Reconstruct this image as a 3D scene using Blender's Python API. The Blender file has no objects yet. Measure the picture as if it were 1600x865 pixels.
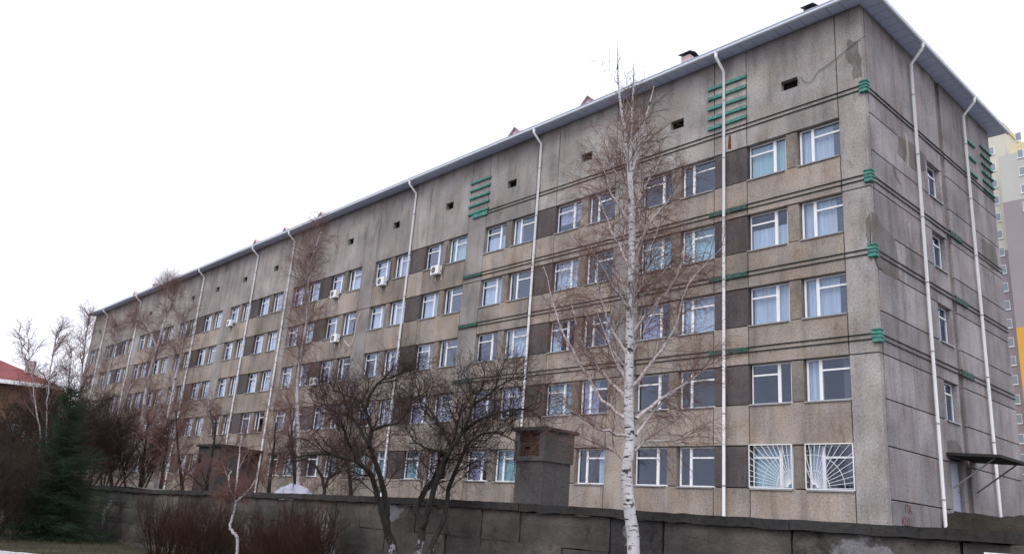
import bpy, math, random
import numpy as np
from mathutils import Matrix, Vector

sc = bpy.context.scene
RAD = math.radians
random.seed(7)
rng = np.random.default_rng(11)

# ------------------------------------------------------------------ camera
F_PX, PITCH, ROLL, YAW = 1270.8, RAD(16.638), RAD(4.437), RAD(48.328)
CX, CY = 800.0, 432.5
CAM = np.array([12.6, -29.46, 1.6])
def _axes():
    cp, sp = math.cos(PITCH), math.sin(PITCH)
    R = np.array([1., 0, 0]); F = np.array([0, cp, sp]); U = np.array([0, -sp, cp])
    c, s = math.cos(ROLL), math.sin(ROLL)
    R, U = c*R + s*U, -s*R + c*U
    a, b = math.cos(YAW), math.sin(YAW)
    Z = np.array([[a, -b, 0], [b, a, 0], [0, 0, 1.]])
    return Z@R, Z@U, Z@F
AR, AU, AF = _axes()
cam_d = bpy.data.cameras.new('camera'); cam = bpy.data.objects.new('camera', cam_d)
sc.collection.objects.link(cam); sc.camera = cam
cam_d.sensor_width = 36.0; cam_d.lens = 36.0*F_PX/1600.0
cam_d.clip_start = 0.1; cam_d.clip_end = 3000
M = Matrix(((AR[0], AU[0], -AF[0], CAM[0]), (AR[1], AU[1], -AF[1], CAM[1]), (AR[2], AU[2], -AF[2], CAM[2]), (0, 0, 0, 1)))
cam.matrix_world = M

# ------------------------------------------------------------------ world, sun, exposure
SUN_EL, SUN_AZ = 50.0, 150.0           # overcast: soft light from behind the camera
w = bpy.data.worlds.new('World'); sc.world = w; w.use_nodes = True
nt = w.node_tree; bg = nt.nodes['Background']
sky = nt.nodes.new('ShaderNodeTexSky'); sky.sky_type = 'NISHITA'; sky.sun_disc = False
sky.sun_elevation = RAD(SUN_EL); sky.sun_rotation = RAD(SUN_AZ); sky.dust_density = 6.0; sky.air_density = 1.0; sky.ozone_density = 1.0
hs = nt.nodes.new('ShaderNodeHueSaturation'); hs.inputs['Saturation'].default_value = 0.14
mx = nt.nodes.new('ShaderNodeMix'); mx.data_type = 'RGBA'; mx.inputs[0].default_value = 0.75
mx.inputs[7].default_value = (8.2, 8.4, 9.5, 1)          # even cloud deck
nt.links.new(sky.outputs[0], hs.inputs['Color']); nt.links.new(hs.outputs[0], mx.inputs[6]); nt.links.new(mx.outputs[2], bg.inputs[0])
bg.inputs[1].default_value = 0.13
sd = bpy.data.lights.new('sun', 'SUN'); sd.energy = 0.7; sd.angle = RAD(25); sd.color = (1.0, 0.97, 0.93)
so = bpy.data.objects.new('sun', sd); sc.collection.objects.link(so)
so.rotation_euler = (RAD(90-SUN_EL), 0, RAD(20))
sc.view_settings.view_transform = 'Standard'; sc.view_settings.look = 'None'
sc.view_settings.exposure = 0.5; sc.view_settings.gamma = 1.0; sc.view_settings.use_curve_mapping = False

# ------------------------------------------------------------------ photo pixel -> point helpers
def ray(x, y): return (x-CX)/F_PX*AR - (y-CY)/F_PX*AU + AF
def on_y(x, y, Y):
    d = ray(x, y); return CAM + d*((Y-CAM[1])/d[1])
def on_x(x, y, X):
    d = ray(x, y); return CAM + d*((X-CAM[0])/d[0])
def on_z(x, y, Z):
    d = ray(x, y); return CAM + d*((Z-CAM[2])/d[2])
FH = np.array([AF[0], AF[1], 0]); FH /= np.linalg.norm(FH)
RH = np.array([FH[1], -FH[0], 0])
def on_plane(x, y, base, off=0.0):
    """point seen at pixel on the upright plane through base that faces the street"""
    d = ray(x, y); return CAM + d*((np.dot(base-CAM, FH)+off)/np.dot(d, FH))
def depth(p): return float(np.dot(np.array(p)-CAM, AF))

# ------------------------------------------------------------------ object helpers
COL = sc.collection
def tag(o, label=None, cat=None, group=None, kind=None):
    if label: o['label'] = label
    if cat: o['category'] = cat
    if group: o['group'] = group
    if kind: o['kind'] = kind
    return o
def empty(name, loc=(0, 0, 0), rz=0, parent=None):
    o = bpy.data.objects.new(name, None); COL.objects.link(o)
    o.location = loc; o.rotation_euler = (0, 0, rz); o.parent = parent; o.empty_display_size = 0.2
    return o
def put(name, me, parent=None, loc=(0, 0, 0), rz=0):
    o = bpy.data.objects.new(name, me); COL.objects.link(o)
    o.location = loc; o.rotation_euler = (0, 0, rz); o.parent = parent
    return o
class MB:
    def __init__(s): s.v = []; s.f = []; s.mi = []
    def box(s, x0, x1, y0, y1, z0, z1, m=0):
        b = len(s.v)
        s.v += [(x0,y0,z0),(x1,y0,z0),(x1,y1,z0),(x0,y1,z0),(x0,y0,z1),(x1,y0,z1),(x1,y1,z1),(x0,y1,z1)]
        s.f += [(b,b+3,b+2,b+1),(b+4,b+5,b+6,b+7),(b,b+1,b+5,b+4),(b+1,b+2,b+6,b+5),(b+2,b+3,b+7,b+6),(b+3,b,b+4,b+7)]
        s.mi += [m]*6
        return s
    def bar(s, p, q, w, h=None, up=(0, 0, 1), m=0):
        """square bar from p to q"""
        h = h or w
        p = Vector(p); q = Vector(q); d = (q-p).normalized(); u = Vector(up)
        if abs(d.dot(u)) > .98: u = Vector((0, 1, 0))
        r = d.cross(u).normalized(); u = r.cross(d).normalized(); b = len(s.v)
        for e in (p, q):
            for a, c in ((-1,-1),(1,-1),(1,1),(-1,1)): s.v.append(tuple(e + r*(a*w/2) + u*(c*h/2)))
        s.f += [(b,b+3,b+2,b+1),(b+4,b+5,b+6,b+7)] + [(b+i, b+(i+1)%4, b+4+(i+1)%4, b+4+i) for i in range(4)]
        s.mi += [m]*6
        return s
    def quad(s, a, b, c, d, m=0):
        i = len(s.v); s.v += [tuple(a), tuple(b), tuple(c), tuple(d)]; s.f.append((i,i+1,i+2,i+3)); s.mi.append(m); return s
    def prism(s, poly, off, m=0):
        """closed polygon (3D points) extruded by vector off"""
        i = len(s.v); n = len(poly); o = Vector(off)
        s.v += [tuple(p) for p in poly] + [tuple(Vector(p)+o) for p in poly]
        s.f += [tuple(range(i+n-1, i-1, -1)), tuple(range(i+n, i+2*n))] + [(i+k, i+(k+1)%n, i+n+(k+1)%n, i+n+k) for k in range(n)]
        s.mi += [m]*(n+2); return s
    def tube(s, pts, r, sides=8, cap=True, m=0):
        pts = [Vector(p) for p in pts]; n = len(pts); b = len(s.v); rr = r if hasattr(r, '__len__') else [r]*n
        pr = None
        for i, p in enumerate(pts):
            d = (pts[min(i+1, n-1)]-pts[max(i-1, 0)]).normalized()
            a = Vector((0, 0, 1)) if abs(d.z) < .9 else Vector((0, 1, 0))
            x = d.cross(a).normalized() if pr is None else (pr - d*pr.dot(d)).normalized()
            pr = x; y = d.cross(x)
            for k in range(sides):
                t = 2*math.pi*k/sides; s.v.append(tuple(p + (x*math.cos(t)+y*math.sin(t))*rr[i]))
        for i in range(n-1):
            for k in range(sides):
                k2 = (k+1) % sides
                s.f.append((b+i*sides+k, b+i*sides+k2, b+(i+1)*sides+k2, b+(i+1)*sides+k)); s.mi.append(m)
        if cap:
            c = len(s.v); s.v += s.v[b:b+sides]+s.v[b+(n-1)*sides:b+n*sides]
            s.f.append(tuple(range(c+sides-1, c-1, -1))); s.f.append(tuple(range(c+sides, c+2*sides))); s.mi += [m, m]
        return s
    def mesh(s, name, *mats, smooth=False):
        me = bpy.data.meshes.new(name); me.from_pydata(s.v, [], s.f)
        for m in mats: me.materials.append(m)
        if len(mats) > 1: me.polygons.foreach_set('material_index', s.mi)
        if smooth: me.polygons.foreach_set('use_smooth', [len(f) <= 4 for f in s.f])
        me.update(); return me
    def build(s, name, mat, parent=None, loc=(0, 0, 0), rz=0, smooth=False):
        return put(name, s.mesh(name, mat, smooth=smooth), parent, loc, rz)

# ------------------------------------------------------------------ materials
def new_mat(name):
    m = bpy.data.materials.new(name); m.use_nodes = True
    return m, m.node_tree, m.node_tree.nodes['Principled BSDF']
def N(t, typ, **kw):
    n = t.nodes.new(typ)
    for k, v in kw.items():
        if k in n.inputs: n.inputs[k].default_value = v
        else: setattr(n, k, v)
    return n
def noise(t, scale, detail=4, rough=.55, stretch=None):
    g = N(t, 'ShaderNodeNewGeometry'); src = g.outputs['Position']
    if stretch:
        mp = N(t, 'ShaderNodeMapping'); mp.inputs['Scale'].default_value = stretch; t.links.new(src, mp.inputs[0]); src = mp.outputs[0]
    n = N(t, 'ShaderNodeTexNoise', Scale=scale, Detail=detail, Roughness=rough); t.links.new(src, n.inputs['Vector']); return n.outputs['Fac']
def ramp(t, fac, *stops):
    r = N(t, 'ShaderNodeValToRGB'); e = r.color_ramp.elements
    while len(e) < len(stops): e.new(0.5)
    for el, (p, c) in zip(e, stops):
        el.position = p; el.color = (*c, 1) if hasattr(c, '__len__') else (c, c, c, 1)
    t.links.new(fac, r.inputs[0]); return r.outputs[0]
def mixc(t, a, b, fac=1.0, mode='MULTIPLY'):
    m = N(t, 'ShaderNodeMix', data_type='RGBA', blend_type=mode)
    for sock, v in ((0, fac), (6, a), (7, b)):
        if isinstance(v, bpy.types.NodeSocket): t.links.new(v, m.inputs[sock])
        elif sock == 0: m.inputs[0].default_value = v
        else: m.inputs[sock].default_value = (*v, 1)
    return m.outputs[2]
def bump(t, b, h, strength, dist):
    n = N(t, 'ShaderNodeBump', Strength=strength, Distance=dist); t.links.new(h, n.inputs['Height']); t.links.new(n.outputs[0], b.inputs['Normal'])
def concrete(name, base, var=.34, grain=.40, streak=.36, patch=.36, rand=.22, warm=(1, .93, .84), grain_scale=13):
    m, t, b = new_mat(name)
    c = ramp(t, noise(t, .45, 6), (.3, tuple(x*(1-var) for x in base)), (.7, tuple(x*(1+var*.6) for x in base)))
    c = mixc(t, c, ramp(t, noise(t, 1.0, 6, .62, (1.5, 1.5, .3)), (.30, 1-streak), (.52, 1.0)))          # rain streaks
    c = mixc(t, c, ramp(t, noise(t, grain_scale, 6, .72), (.33, 1-grain), (.5, .97), (.72, 1.25)))          # pebble dash
    c = mixc(t, c, warm, ramp(t, noise(t, .8, 4, .6), (.42, 0.0), (.62, 1.0)))
    if patch: c = mixc(t, c, ramp(t, noise(t, 1.7, 7, .68), (.30, 1-patch), (.40, 1.0)))
    c = mixc(t, c, ramp(t, noise(t, 4.2, 3, .75), (.70, 1.0), (.735, .38)))                         # pits and chips
    c = mixc(t, c, ramp(t, noise(t, .9, 5, .7, (3.4, 3.4, .5)), (.66, 1.0), (.76, .62)))          # soot runs
    oi = N(t, 'ShaderNodeObjectInfo'); c = mixc(t, c, ramp(t, oi.outputs['Random'], (0, 1-rand), (1, 1+rand*.4)))
    t.links.new(c, b.inputs['Base Color']); b.inputs['Roughness'].default_value = .93
    b.inputs['Specular IOR Level'].default_value = .2
    bump(t, b, noise(t, grain_scale*1.4, 6, .72), .6, .025)
    return m
def paint(name, col, rough=.5, spec=.4, var=.15, metal=0, sc_=6, streak=.0):
    m, t, b = new_mat(name)
    c = ramp(t, noise(t, sc_, 5), (.3, tuple(x*(1-var) for x in col)), (.7, tuple(min(1, x*(1+var*.5)) for x in col)))
    if streak: c = mixc(t, c, ramp(t, noise(t, 1.2, 4, .6, (9, 9, .5)), (.35, 1-streak), (.6, 1.0)))
    t.links.new(c, b.inputs['Base Color']); b.inputs['Roughness'].default_value = rough
    b.inputs['Specular IOR Level'].default_value = spec; b.inputs['Metallic'].default_value = metal
    return m
MT = {}
MT['tan'] = concrete('panel_tan', (.352, .308, .278))
MT['grey'] = concrete('panel_grey', (.368, .342, .335), warm=(1, .95, .9))
MT['end'] = concrete('panel_end', (.335, .31, .322), warm=(1, .95, .92), patch=.22)
MT['dark'] = concrete('panel_dark', (.118, .102, .105), patch=.15, grain=.35)
MT['pier'] = concrete('panel_pier', (.275, .24, .218))
MT['joint'] = paint('joint', (.045, .042, .04), .95, .1)
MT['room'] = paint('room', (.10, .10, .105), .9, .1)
MT['pvc'] = paint('white_pvc', (.80, .80, .82), .35, .4, .05)
MT['pipe'] = paint('white_pipe', (.86, .86, .88), .4, .4, .04)
MT['sill'] = paint('sill_metal', (.30, .30, .31), .45, .4)
def worn(name, col):
    m, t, b = new_mat(name)
    c = ramp(t, noise(t, 5, 6, .65), (.3, tuple(x*.55 for x in col)), (.55, col), (.75, tuple(x*1.25+.03 for x in col)))
    c = mixc(t, c, (.10, .085, .075), ramp(t, noise(t, 11, 6, .7), (.56, 0.0), (.62, 1.0)), 'MIX')      # chipped spots
    t.links.new(c, b.inputs['Base Color']); b.inputs['Roughness'].default_value = .7; return m
MT['green'] = worn('worn_green_paint', (.06, .26, .21))
MT['dgreen'] = worn('worn_dark_green_paint', (.016, .075, .056))
MT['rod'] = paint('dark_rod', (.012, .017, .015), .6, .3, .3)
MT['soffit'] = paint('soffit', (.62, .70, .95), .5, .4, .06, sc_=3)
MT['gutter'] = paint('gutter', (.62, .66, .74), .35, .5, .05)
MT['roof'] = paint('roof_sheet', (.30, .33, .40), .4, .5, .1, sc_=1.5)
MT['brickpink'] = paint('pink_brick', (.58, .43, .47), .85, .2, .25, sc_=14)
MT['cap'] = paint('dark_cap', (.05, .045, .055), .6, .3)
MT['door'] = paint('blue_grey_door', (.33, .38, .47), .5, .4, .1)
MT['black'] = paint('hole_black', (.012, .012, .012), .95, .05)
MT['iron'] = paint('iron_grey', (.20, .19, .19), .6, .4)
MT['brown'] = paint('brown_wood', (.085, .047, .04), .7, .3, .3, streak=.3)
MT['rust'] = paint('rust', (.16, .06, .03), .9, .1, .4)
MT['grille'] = paint('white_grille', (.78, .78, .80), .4, .4, .08)
MT['red'] = paint('graffiti_red', (.16, .055, .06), .9, .1, .3)
MT['shaft'] = concrete('shaft_concrete', (.085, .08, .08), patch=.3, grain=.4, rand=.1, warm=(1, .96, .92))
MT['shaftbrick'] = paint('shaft_brick', (.075, .04, .032), .95, .1, .5, sc_=9)
MT['cop'] = concrete('coping', (.052, .050, .050), patch=.25, grain=.4, rand=.2)
MT['snow'] = paint('old_snow', (.30, .30, .37), .8, .2, .12, sc_=4)
MT['patch_d'] = concrete('render_dark', (.20, .185, .185), rand=0, patch=.2)
MT['patch_l'] = concrete('render_light', (.42, .39, .38), rand=0, patch=.2)
MT['kerb'] = paint('whitewashed_kerb', (.62, .61, .62), .9, .1, .35, sc_=11)

def wall_block_mat():
    m, t, b = new_mat('wall_block')
    base = ramp(t, noise(t, .7, 7, .62), (.28, (.036, .034, .035)), (.5, (.088, .082, .08)), (.72, (.175, .158, .14)))
    oi = N(t, 'ShaderNodeObjectInfo')
    base = mixc(t, base, ramp(t, oi.outputs['Random'], (0, (.72, .72, .74)), (.5, (1, .97, .93)), (1, (1.25, 1.2, 1.08))))
    flake = ramp(t, noise(t, .62, 6, .55), (.625, 0.0), (.64, 1.0))                    # whitewash left where render broke off
    base = mixc(t, base, (.21, .205, .215), flake, 'MIX')
    base = mixc(t, base, ramp(t, noise(t, 1.3, 8, .7), (.33, .45), (.42, 1.0)))
    base = mixc(t, base, ramp(t, noise(t, 30, 3, .7), (.3, .7), (.7, 1.15)))
    t.links.new(base, b.inputs['Base Color']); b.inputs['Roughness'].default_value = .95; b.inputs['Specular IOR Level'].default_value = .15
    bump(t, b, noise(t, 5, 8, .7), .8, .05); return m
MT['block'] = wall_block_mat()

def glass_mat():
    m, t, b = new_mat('window_glass'); t.nodes.remove(b); out = t.nodes['Material Output']
    tr = N(t, 'ShaderNodeBsdfTransparent', Color=(.88, .92, .97, 1)); gl = N(t, 'ShaderNodeBsdfGlossy', Roughness=.03, Color=(.74, .82, 1, 1))
    lw = N(t, 'ShaderNodeLayerWeight', Blend=.5); mxs = N(t, 'ShaderNodeMixShader')
    pw = N(t, 'ShaderNodeMath', operation='POWER'); pw.inputs[1].default_value = 2.4; t.links.new(lw.outputs['Facing'], pw.inputs[0])
    fr = N(t, 'ShaderNodeMath', operation='MULTIPLY_ADD'); fr.inputs[1].default_value = .62; fr.inputs[2].default_value = .045; t.links.new(pw.outputs[0], fr.inputs[0])
    n = N(t, 'ShaderNodeBump', Strength=.02, Distance=.05); t.links.new(noise(t, 2.2, 2), n.inputs['Height'])
    t.links.new(n.outputs[0], gl.inputs['Normal'])
    t.links.new(fr.outputs[0], mxs.inputs[0]); t.links.new(tr.outputs[0], mxs.inputs[1]); t.links.new(gl.outputs[0], mxs.inputs[2])
    t.links.new(mxs.outputs[0], out.inputs[0]); return m
MT['glass'] = glass_mat()
def curtain_mat(name, col):
    m, t, b = new_mat(name)
    c = mixc(t, col, ramp(t, noise(t, 2.0, 2, .5, (9, 9, .12)), (.3, .72), (.65, 1.0)))
    t.links.new(c, b.inputs['Base Color']); b.inputs['Roughness'].default_value = .9
    return m
MT['net'] = curtain_mat('net_curtain', (.62, .66, .70)); MT['mint'] = curtain_mat('mint_curtain', (.45, .62, .60)); MT['lilac'] = curtain_mat('lilac_curtain', (.46, .44, .55))

def bark(name, base, base2, scale=6, stretch=(4, 4, 1), b_=.6):
    m, t, b = new_mat(name)
    c = ramp(t, noise(t, scale, 5, .6, stretch), (.35, base), (.65, base2))
    t.links.new(c, b.inputs['Base Color']); b.inputs['Roughness'].default_value = .9; b.inputs['Specular IOR Level'].default_value = .15
    bump(t, b, noise(t, scale*2, 5, .6, stretch), b_, .02); return m
def birch_bark(name='birch_bark', white=(.60, .58, .60)):
    m, t, b = new_mat(name)
    c = ramp(t, noise(t, 4, 5, .6), (.3, tuple(x*.72 for x in white)), (.65, white))
    marks = ramp(t, noise(t, 5, 4, .62, (1.3, 1.3, 5.5)), (.57, 0.0), (.63, 1.0))
    c = mixc(t, c, (.035, .03, .03), marks, 'MIX')
    big = ramp(t, noise(t, 2.4, 6, .6, (2.2, 2.2, 2.2)), (.60, 0.0), (.645, 1.0))
    c = mixc(t, c, (.05, .042, .042), big, 'MIX')
    t.links.new(c, b.inputs['Base Color']); b.inputs['Roughness'].default_value = .75; b.inputs['Specular IOR Level'].default_value = .25
    bump(t, b, marks, .5, .01); return m
MT['birch'] = birch_bark(); MT['birch2'] = birch_bark('birch_bark_far', (.52, .48, .50))
MT['limb'] = bark('birch_limb', (.30, .24, .23), (.62, .57, .57), 8, (3, 3, 3))
MT['limb2'] = bark('far_limb', (.15, .11, .11), (.36, .31, .32), 8, (3, 3, 3))
MT['twig'] = paint('birch_twig', (.19, .10, .085), .8, .2, .3)
MT['twigd'] = paint('fruit_twig', (.07, .04, .038), .8, .2, .3)
MT['apple'] = bark('fruit_bark', (.012, .011, .010), (.038, .034, .029))
def limed(name):
    m, t, b = new_mat(name)
    c = ramp(t, noise(t, 7, 6, .6, (3, 3, 1)), (.35, (.010, .009, .008)), (.65, (.034, .031, .025)))
    g = N(t, 'ShaderNodeNewGeometry'); sp = N(t, 'ShaderNodeSeparateXYZ'); t.links.new(g.outputs['Position'], sp.inputs[0])
    a = N(t, 'ShaderNodeMath', operation='MULTIPLY_ADD'); t.links.new(noise(t, 9, 5, .7), a.inputs[0]); a.inputs[1].default_value = 2.2
    t.links.new(sp.outputs['Z'], a.inputs[2])
    f = ramp(t, a.outputs[0], (.0, 1.0), (1.0, 0.0)); f.node.color_ramp.elements[0].position = .0
    mr = N(t, 'ShaderNodeMapRange'); mr.inputs['From Min'].default_value = 1.85; mr.inputs['From Max'].default_value = 2.0
    mr.inputs['To Min'].default_value = 1; mr.inputs['To Max'].default_value = 0
    t.links.new(a.outputs[0], mr.inputs[0])
    c = mixc(t, c, (.30, .29, .33), mr.outputs[0], 'MIX')
    t.links.new(c, b.inputs['Base Color']); b.inputs['Roughness'].default_value = .9
    bump(t, b, noise(t, 12, 5, .6, (3, 3, 1)), .7, .03); return m
MT['limed'] = limed('limewashed_fruit_bark')
MT['bush'] = paint('bush_stem', (.055, .028, .022), .85, .15, .35)
MT['thicket'] = paint('thicket_stem', (.05, .034, .027), .85, .15, .35)
MT['needle'] = paint('spruce_needle', (.022, .046, .022), .7, .25, .6, sc_=2.0)
def ground_mat(name, a, b2, sc_=.6):
    m, t, b = new_mat(name)
    c = ramp(t, noise(t, sc_, 7, .65), (.35, a), (.65, b2)); c = mixc(t, c, ramp(t, noise(t, 14, 4, .7), (.3, .6), (.7, 1.2)))
    t.links.new(c, b.inputs['Base Color']); b.inputs['Roughness'].default_value = .97; b.inputs['Specular IOR Level'].default_value = .1
    bump(t, b, noise(t, 9, 6, .7), .8, .06); return m
MT['ground'] = ground_mat('winter_ground', (.035, .032, .025), (.075, .07, .045))
MT['soil'] = ground_mat('bank_soil', (.028, .025, .022), (.06, .054, .04)); MT['yard'] = ground_mat('yard_paving', (.13, .125, .12), (.20, .19, .185))
MT['asphalt'] = ground_mat('asphalt', (.04, .04, .042), (.06, .06, .062), 1.5)
MT['grass'] = paint('dry_grass', (.085, .078, .042), .9, .1, .4)

# ------------------------------------------------------------------ ground, road, yard terrain
GZ = -.42
g = MB().quad((-900, -900, GZ), (900, -900, GZ), (900, 900, GZ), (-900, 900, GZ)).build('ground', MT['ground']); tag(g, kind='structure')
WY = -17.5                                   # face of the retaining wall
def yard_z(x, y):
    return 1.72 + .10*math.sin(x*.31)*math.cos(y*.23)
def bank_z(x, y):
    z = yard_z(x, y)-.25
    if y > 3.5 and x > -2:
        e = min(1, (y-3.5)/1.6)*max(0, 1-max(0, x-3.5)/5.5)
        z += e*(1.62 if y < 11 else 1.62-.08*(y-11))+ e*(.12*math.sin(x*2.1+y*1.3)+.08*math.sin(y*3.1-x))
    return z
xs = [-170, -140, -120, -105] + list(np.arange(-100, -6, 4.)) + list(np.arange(-6, 22, .6)) + [26, 34, 50]
ys = [WY+.22] + list(np.arange(-16, 0, 2.)) + list(np.arange(0, 22, .6)) + [26, 40, 70, 120]
mb = MB()
for y in ys:
    for x in xs: mb.v.append((x, y, yard_z(x, y)))
nx = len(xs)
mb.f = [(j*nx+i, j*nx+i+1, (j+1)*nx+i+1, (j+1)*nx+i) for j in range(len(ys)-1) for i in range(nx-1)]; mb.mi = [0]*len(mb.f)
tag(mb.build('yard_terrain', MT['yard'], smooth=True), kind='structure')
mb = MB(); bx, by = np.arange(-.5, 12, .3), np.arange(2.6, 26, .3)
for y in by:
    for x in bx: mb.v.append((x, y, bank_z(x, y)+rng.normal(0, .025)))
nx = len(bx); mb.f = [(j*nx+i, j*nx+i+1, (j+1)*nx+i+1, (j+1)*nx+i) for j in range(len(by)-1) for i in range(nx-1)]; mb.mi = [0]*len(mb.f)
tag(mb.build('earth_bank', MT['soil'], smooth=True), kind='structure')
# street edge in front: asphalt with a whitewashed kerb (shows at the lower left)
k0 = on_z(-60, 853, GZ+.13); k1 = on_z(95, 869, GZ+.13); kd = (k1-k0)/np.linalg.norm(k1-k0); kn = np.array([-kd[1], kd[0], 0])
if np.dot(kn, CAM-k0) < 0: kn = -kn
a, b = k0-kd*60, k1+kd*40
zg = np.array([0, 0, GZ+.006])
mb = MB().quad(a*[1,1,0]+kn*.16+zg, b*[1,1,0]+kn*.16+zg, b*[1,1,0]+kn*9+zg, a*[1,1,0]+kn*9+zg)
tag(mb.build('road', MT['asphalt']), kind='structure')
kerb = empty('kerb', (k0[0], k0[1], GZ)); tag(kerb, 'whitewashed concrete kerb along the street edge below the spruce', 'kerb')
kz = math.atan2(kd[1], kd[0]); kme = MB().box(0, .985, -.075, .075, 0, .13).mesh('kerb_stone', MT['kerb'])
for i in range(-14, 26): put('kerb_stone', kme, kerb, (kd[0]*i, kd[1]*i, random.uniform(-.012, .012)), kz)

# ------------------------------------------------------------------ the panel building
NB, PITCHB, S0 = 17, 5.95, -1.15
WW, WH, PW = 1.85, 1.65, .55                # window width / height, pier between the two of a pair
BAYW = 2*WW+PW                              # 4.25
FL, SILL0 = 3.3, 3.55
ENDX = S0-PITCHB*(NB-1)-BAYW-1.15           # left end
WID, ZB, ZT = 14.9, 1.5, 23.3
bld = empty('panel_building'); tag(bld, 'long five-storey grey concrete panel building with white downpipes', 'building')
_cache = {}
def panel_mesh(w, h, mat, d=.3, g=.02, c=.012, hole=None):
    key = (round(w, 3), round(h, 3), mat, d, g, hole)
    if key in _cache: return _cache[key]
    m = MB(); x0, x1, z0, z1 = g, w-g, g, h-g
    fr = [(x0+c, 0, z0+c), (x1-c, 0, z0+c), (x1-c, 0, z1-c), (x0+c, 0, z1-c)]
    md = [(x0, c, z0), (x1, c, z0), (x1, c, z1), (x0, c, z1)]; bk = [(x0, d, z0), (x1, d, z0), (x1, d, z1), (x0, d, z1)]
    m.v = fr+md+bk
    m.f = [(i, 4+i, 4+(i+1)%4, (i+1)%4) for i in range(4)] + [(4+i, 8+i, 8+(i+1)%4, 4+(i+1)%4) for i in range(4)] + [(11, 10, 9, 8)]
    if hole is None: m.f.append((0, 1, 2, 3))
    else:
        hx0, hx1, hz0, hz1 = hole
        m.v += [(hx0, 0, hz0), (hx1, 0, hz0), (hx1, 0, hz1), (hx0, 0, hz1), (hx0, .25, hz0), (hx1, .25, hz0), (hx1, .25, hz1), (hx0, .25, hz1)]
        m.f += [(i, (i+1)%4, 12+(i+1)%4, 12+i) for i in range(4)] + [(12+i, 12+(i+1)%4, 16+(i+1)%4, 16+i) for i in range(4)]
    m.mi = [0]*len(m.f)
    _cache[key] = m.mesh('panel', MT[mat]); return _cache[key]
def pA(name, s0, s1, z0, z1, mat, front=0.0, hole=None):      # long facade, s0 < s1
    return put(name, panel_mesh(s1-s0, z1-z0, mat, hole=hole), bld, (s0, front, z0))
def pB(name, y0, y1, z0, z1, mat, front=0.0):                 # end facade
    return put(name, panel_mesh(y1-y0, z1-z0, mat), bld, (-front, y0, z0), math.pi/2)

# inner core behind the panels: back wall of the rooms, slabs, piers
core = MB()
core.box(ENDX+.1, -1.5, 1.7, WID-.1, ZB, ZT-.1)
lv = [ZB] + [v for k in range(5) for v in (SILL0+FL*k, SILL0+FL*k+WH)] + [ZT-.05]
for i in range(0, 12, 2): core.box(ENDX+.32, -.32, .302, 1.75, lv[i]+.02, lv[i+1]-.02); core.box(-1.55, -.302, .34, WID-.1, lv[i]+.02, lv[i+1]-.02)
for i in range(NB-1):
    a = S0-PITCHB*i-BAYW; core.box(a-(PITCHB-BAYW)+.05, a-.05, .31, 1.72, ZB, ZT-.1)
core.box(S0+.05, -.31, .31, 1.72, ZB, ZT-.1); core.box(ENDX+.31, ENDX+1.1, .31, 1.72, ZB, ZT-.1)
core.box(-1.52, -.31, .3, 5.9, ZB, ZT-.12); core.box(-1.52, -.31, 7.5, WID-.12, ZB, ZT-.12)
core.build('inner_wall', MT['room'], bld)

# --- windows (local x across, front towards -y, origin bottom left)
def window_meshes(w, h, narrow_right, nw=.60, tr=.45):
    f = .055; y0, y1 = .225, .29
    m = MB()
    m.box(.01, f, y0, y1, 0, h); m.box(w-f, w-.01, y0, y1, 0, h); m.box(f, w-f, y0, y1, 0, f); m.box(f, w-f, y0, y1, h-f, h)
    mxp = w-nw if narrow_right else nw
    m.box(mxp-.05, mxp+.05, y0-.006, y1, f, h-f)
    zt = h-tr
    a, b = (f, mxp-.05) if narrow_right else (mxp+.05, w-f)
    m.box(a, b, y0-.004, y1, zt-.035, zt+.035)
    c, d = (mxp+.05, w-f) if narrow_right else (f, mxp-.05)
    m.box(c, c+.035, y0+.01, y1, f, h-f); m.box(d-.035, d, y0+.01, y1, f, h-f)          # opening sash
    fr = m.mesh('window_frame', MT['pvc'])
    def pane(x0, x1, z0, z1):
        return MB().box(x0, x1, .258, .268, z0, z1).mesh('pane', MT['glass'])
    ps = [pane(a, b, f, zt-.035), pane(a, b, zt+.035, h-f), pane(c+.035, d-.035, f, h-f)]
    si = MB(); si.box(.0, w, -.055, .24, -.03, -.004); si.box(0, w, -.06, -.05, -.06, -.004)
    return fr, ps, si.mesh('sill', MT['sill'])
WIN = {True: window_meshes(WW-.03, WH, True), False: window_meshes(WW-.03, WH, False)}
def curtain_mesh(w, x0, x1, z0, z1, mat, amp=.02, seed=0, y=.40):
    r = random.Random(seed); n = max(8, int((x1-x0)*22)); m = MB(); ph = r.uniform(0, 6)
    for i in range(n+1):
        x = x0+(x1-x0)*i/n; yy = y+amp*math.sin(i*1.5+ph)+amp*.6*math.sin(i*.67+ph*2)
        m.v += [(x, yy, z0), (x, yy, z1)]
    m.f = [(2*i, 2*i+2, 2*i+3, 2*i+1) for i in range(n)]; m.mi = [0]*n
    return m.mesh('curtain', MT[mat], smooth=True)
W_ = WW-.03
CUR = [curtain_mesh(W_, .04, W_-.04, .03, WH-.02, 'net', seed=1), curtain_mesh(W_, .04, .62, .03, WH-.02, 'net', seed=2),
       curtain_mesh(W_, W_-.62, W_-.04, .03, WH-.02, 'net', seed=3), curtain_mesh(W_, .04, W_-.04, .55, WH-.02, 'lilac', seed=4),
       curtain_mesh(W_, .04, W_-.04, .03, WH-.02, 'mint', .008, seed=5), curtain_mesh(W_, .04, W_-.04, .03, 1.0, 'net', .01, seed=6),
       curtain_mesh(W_, .04, 1.0, .03, WH-.02, 'lilac', seed=7)]
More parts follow.
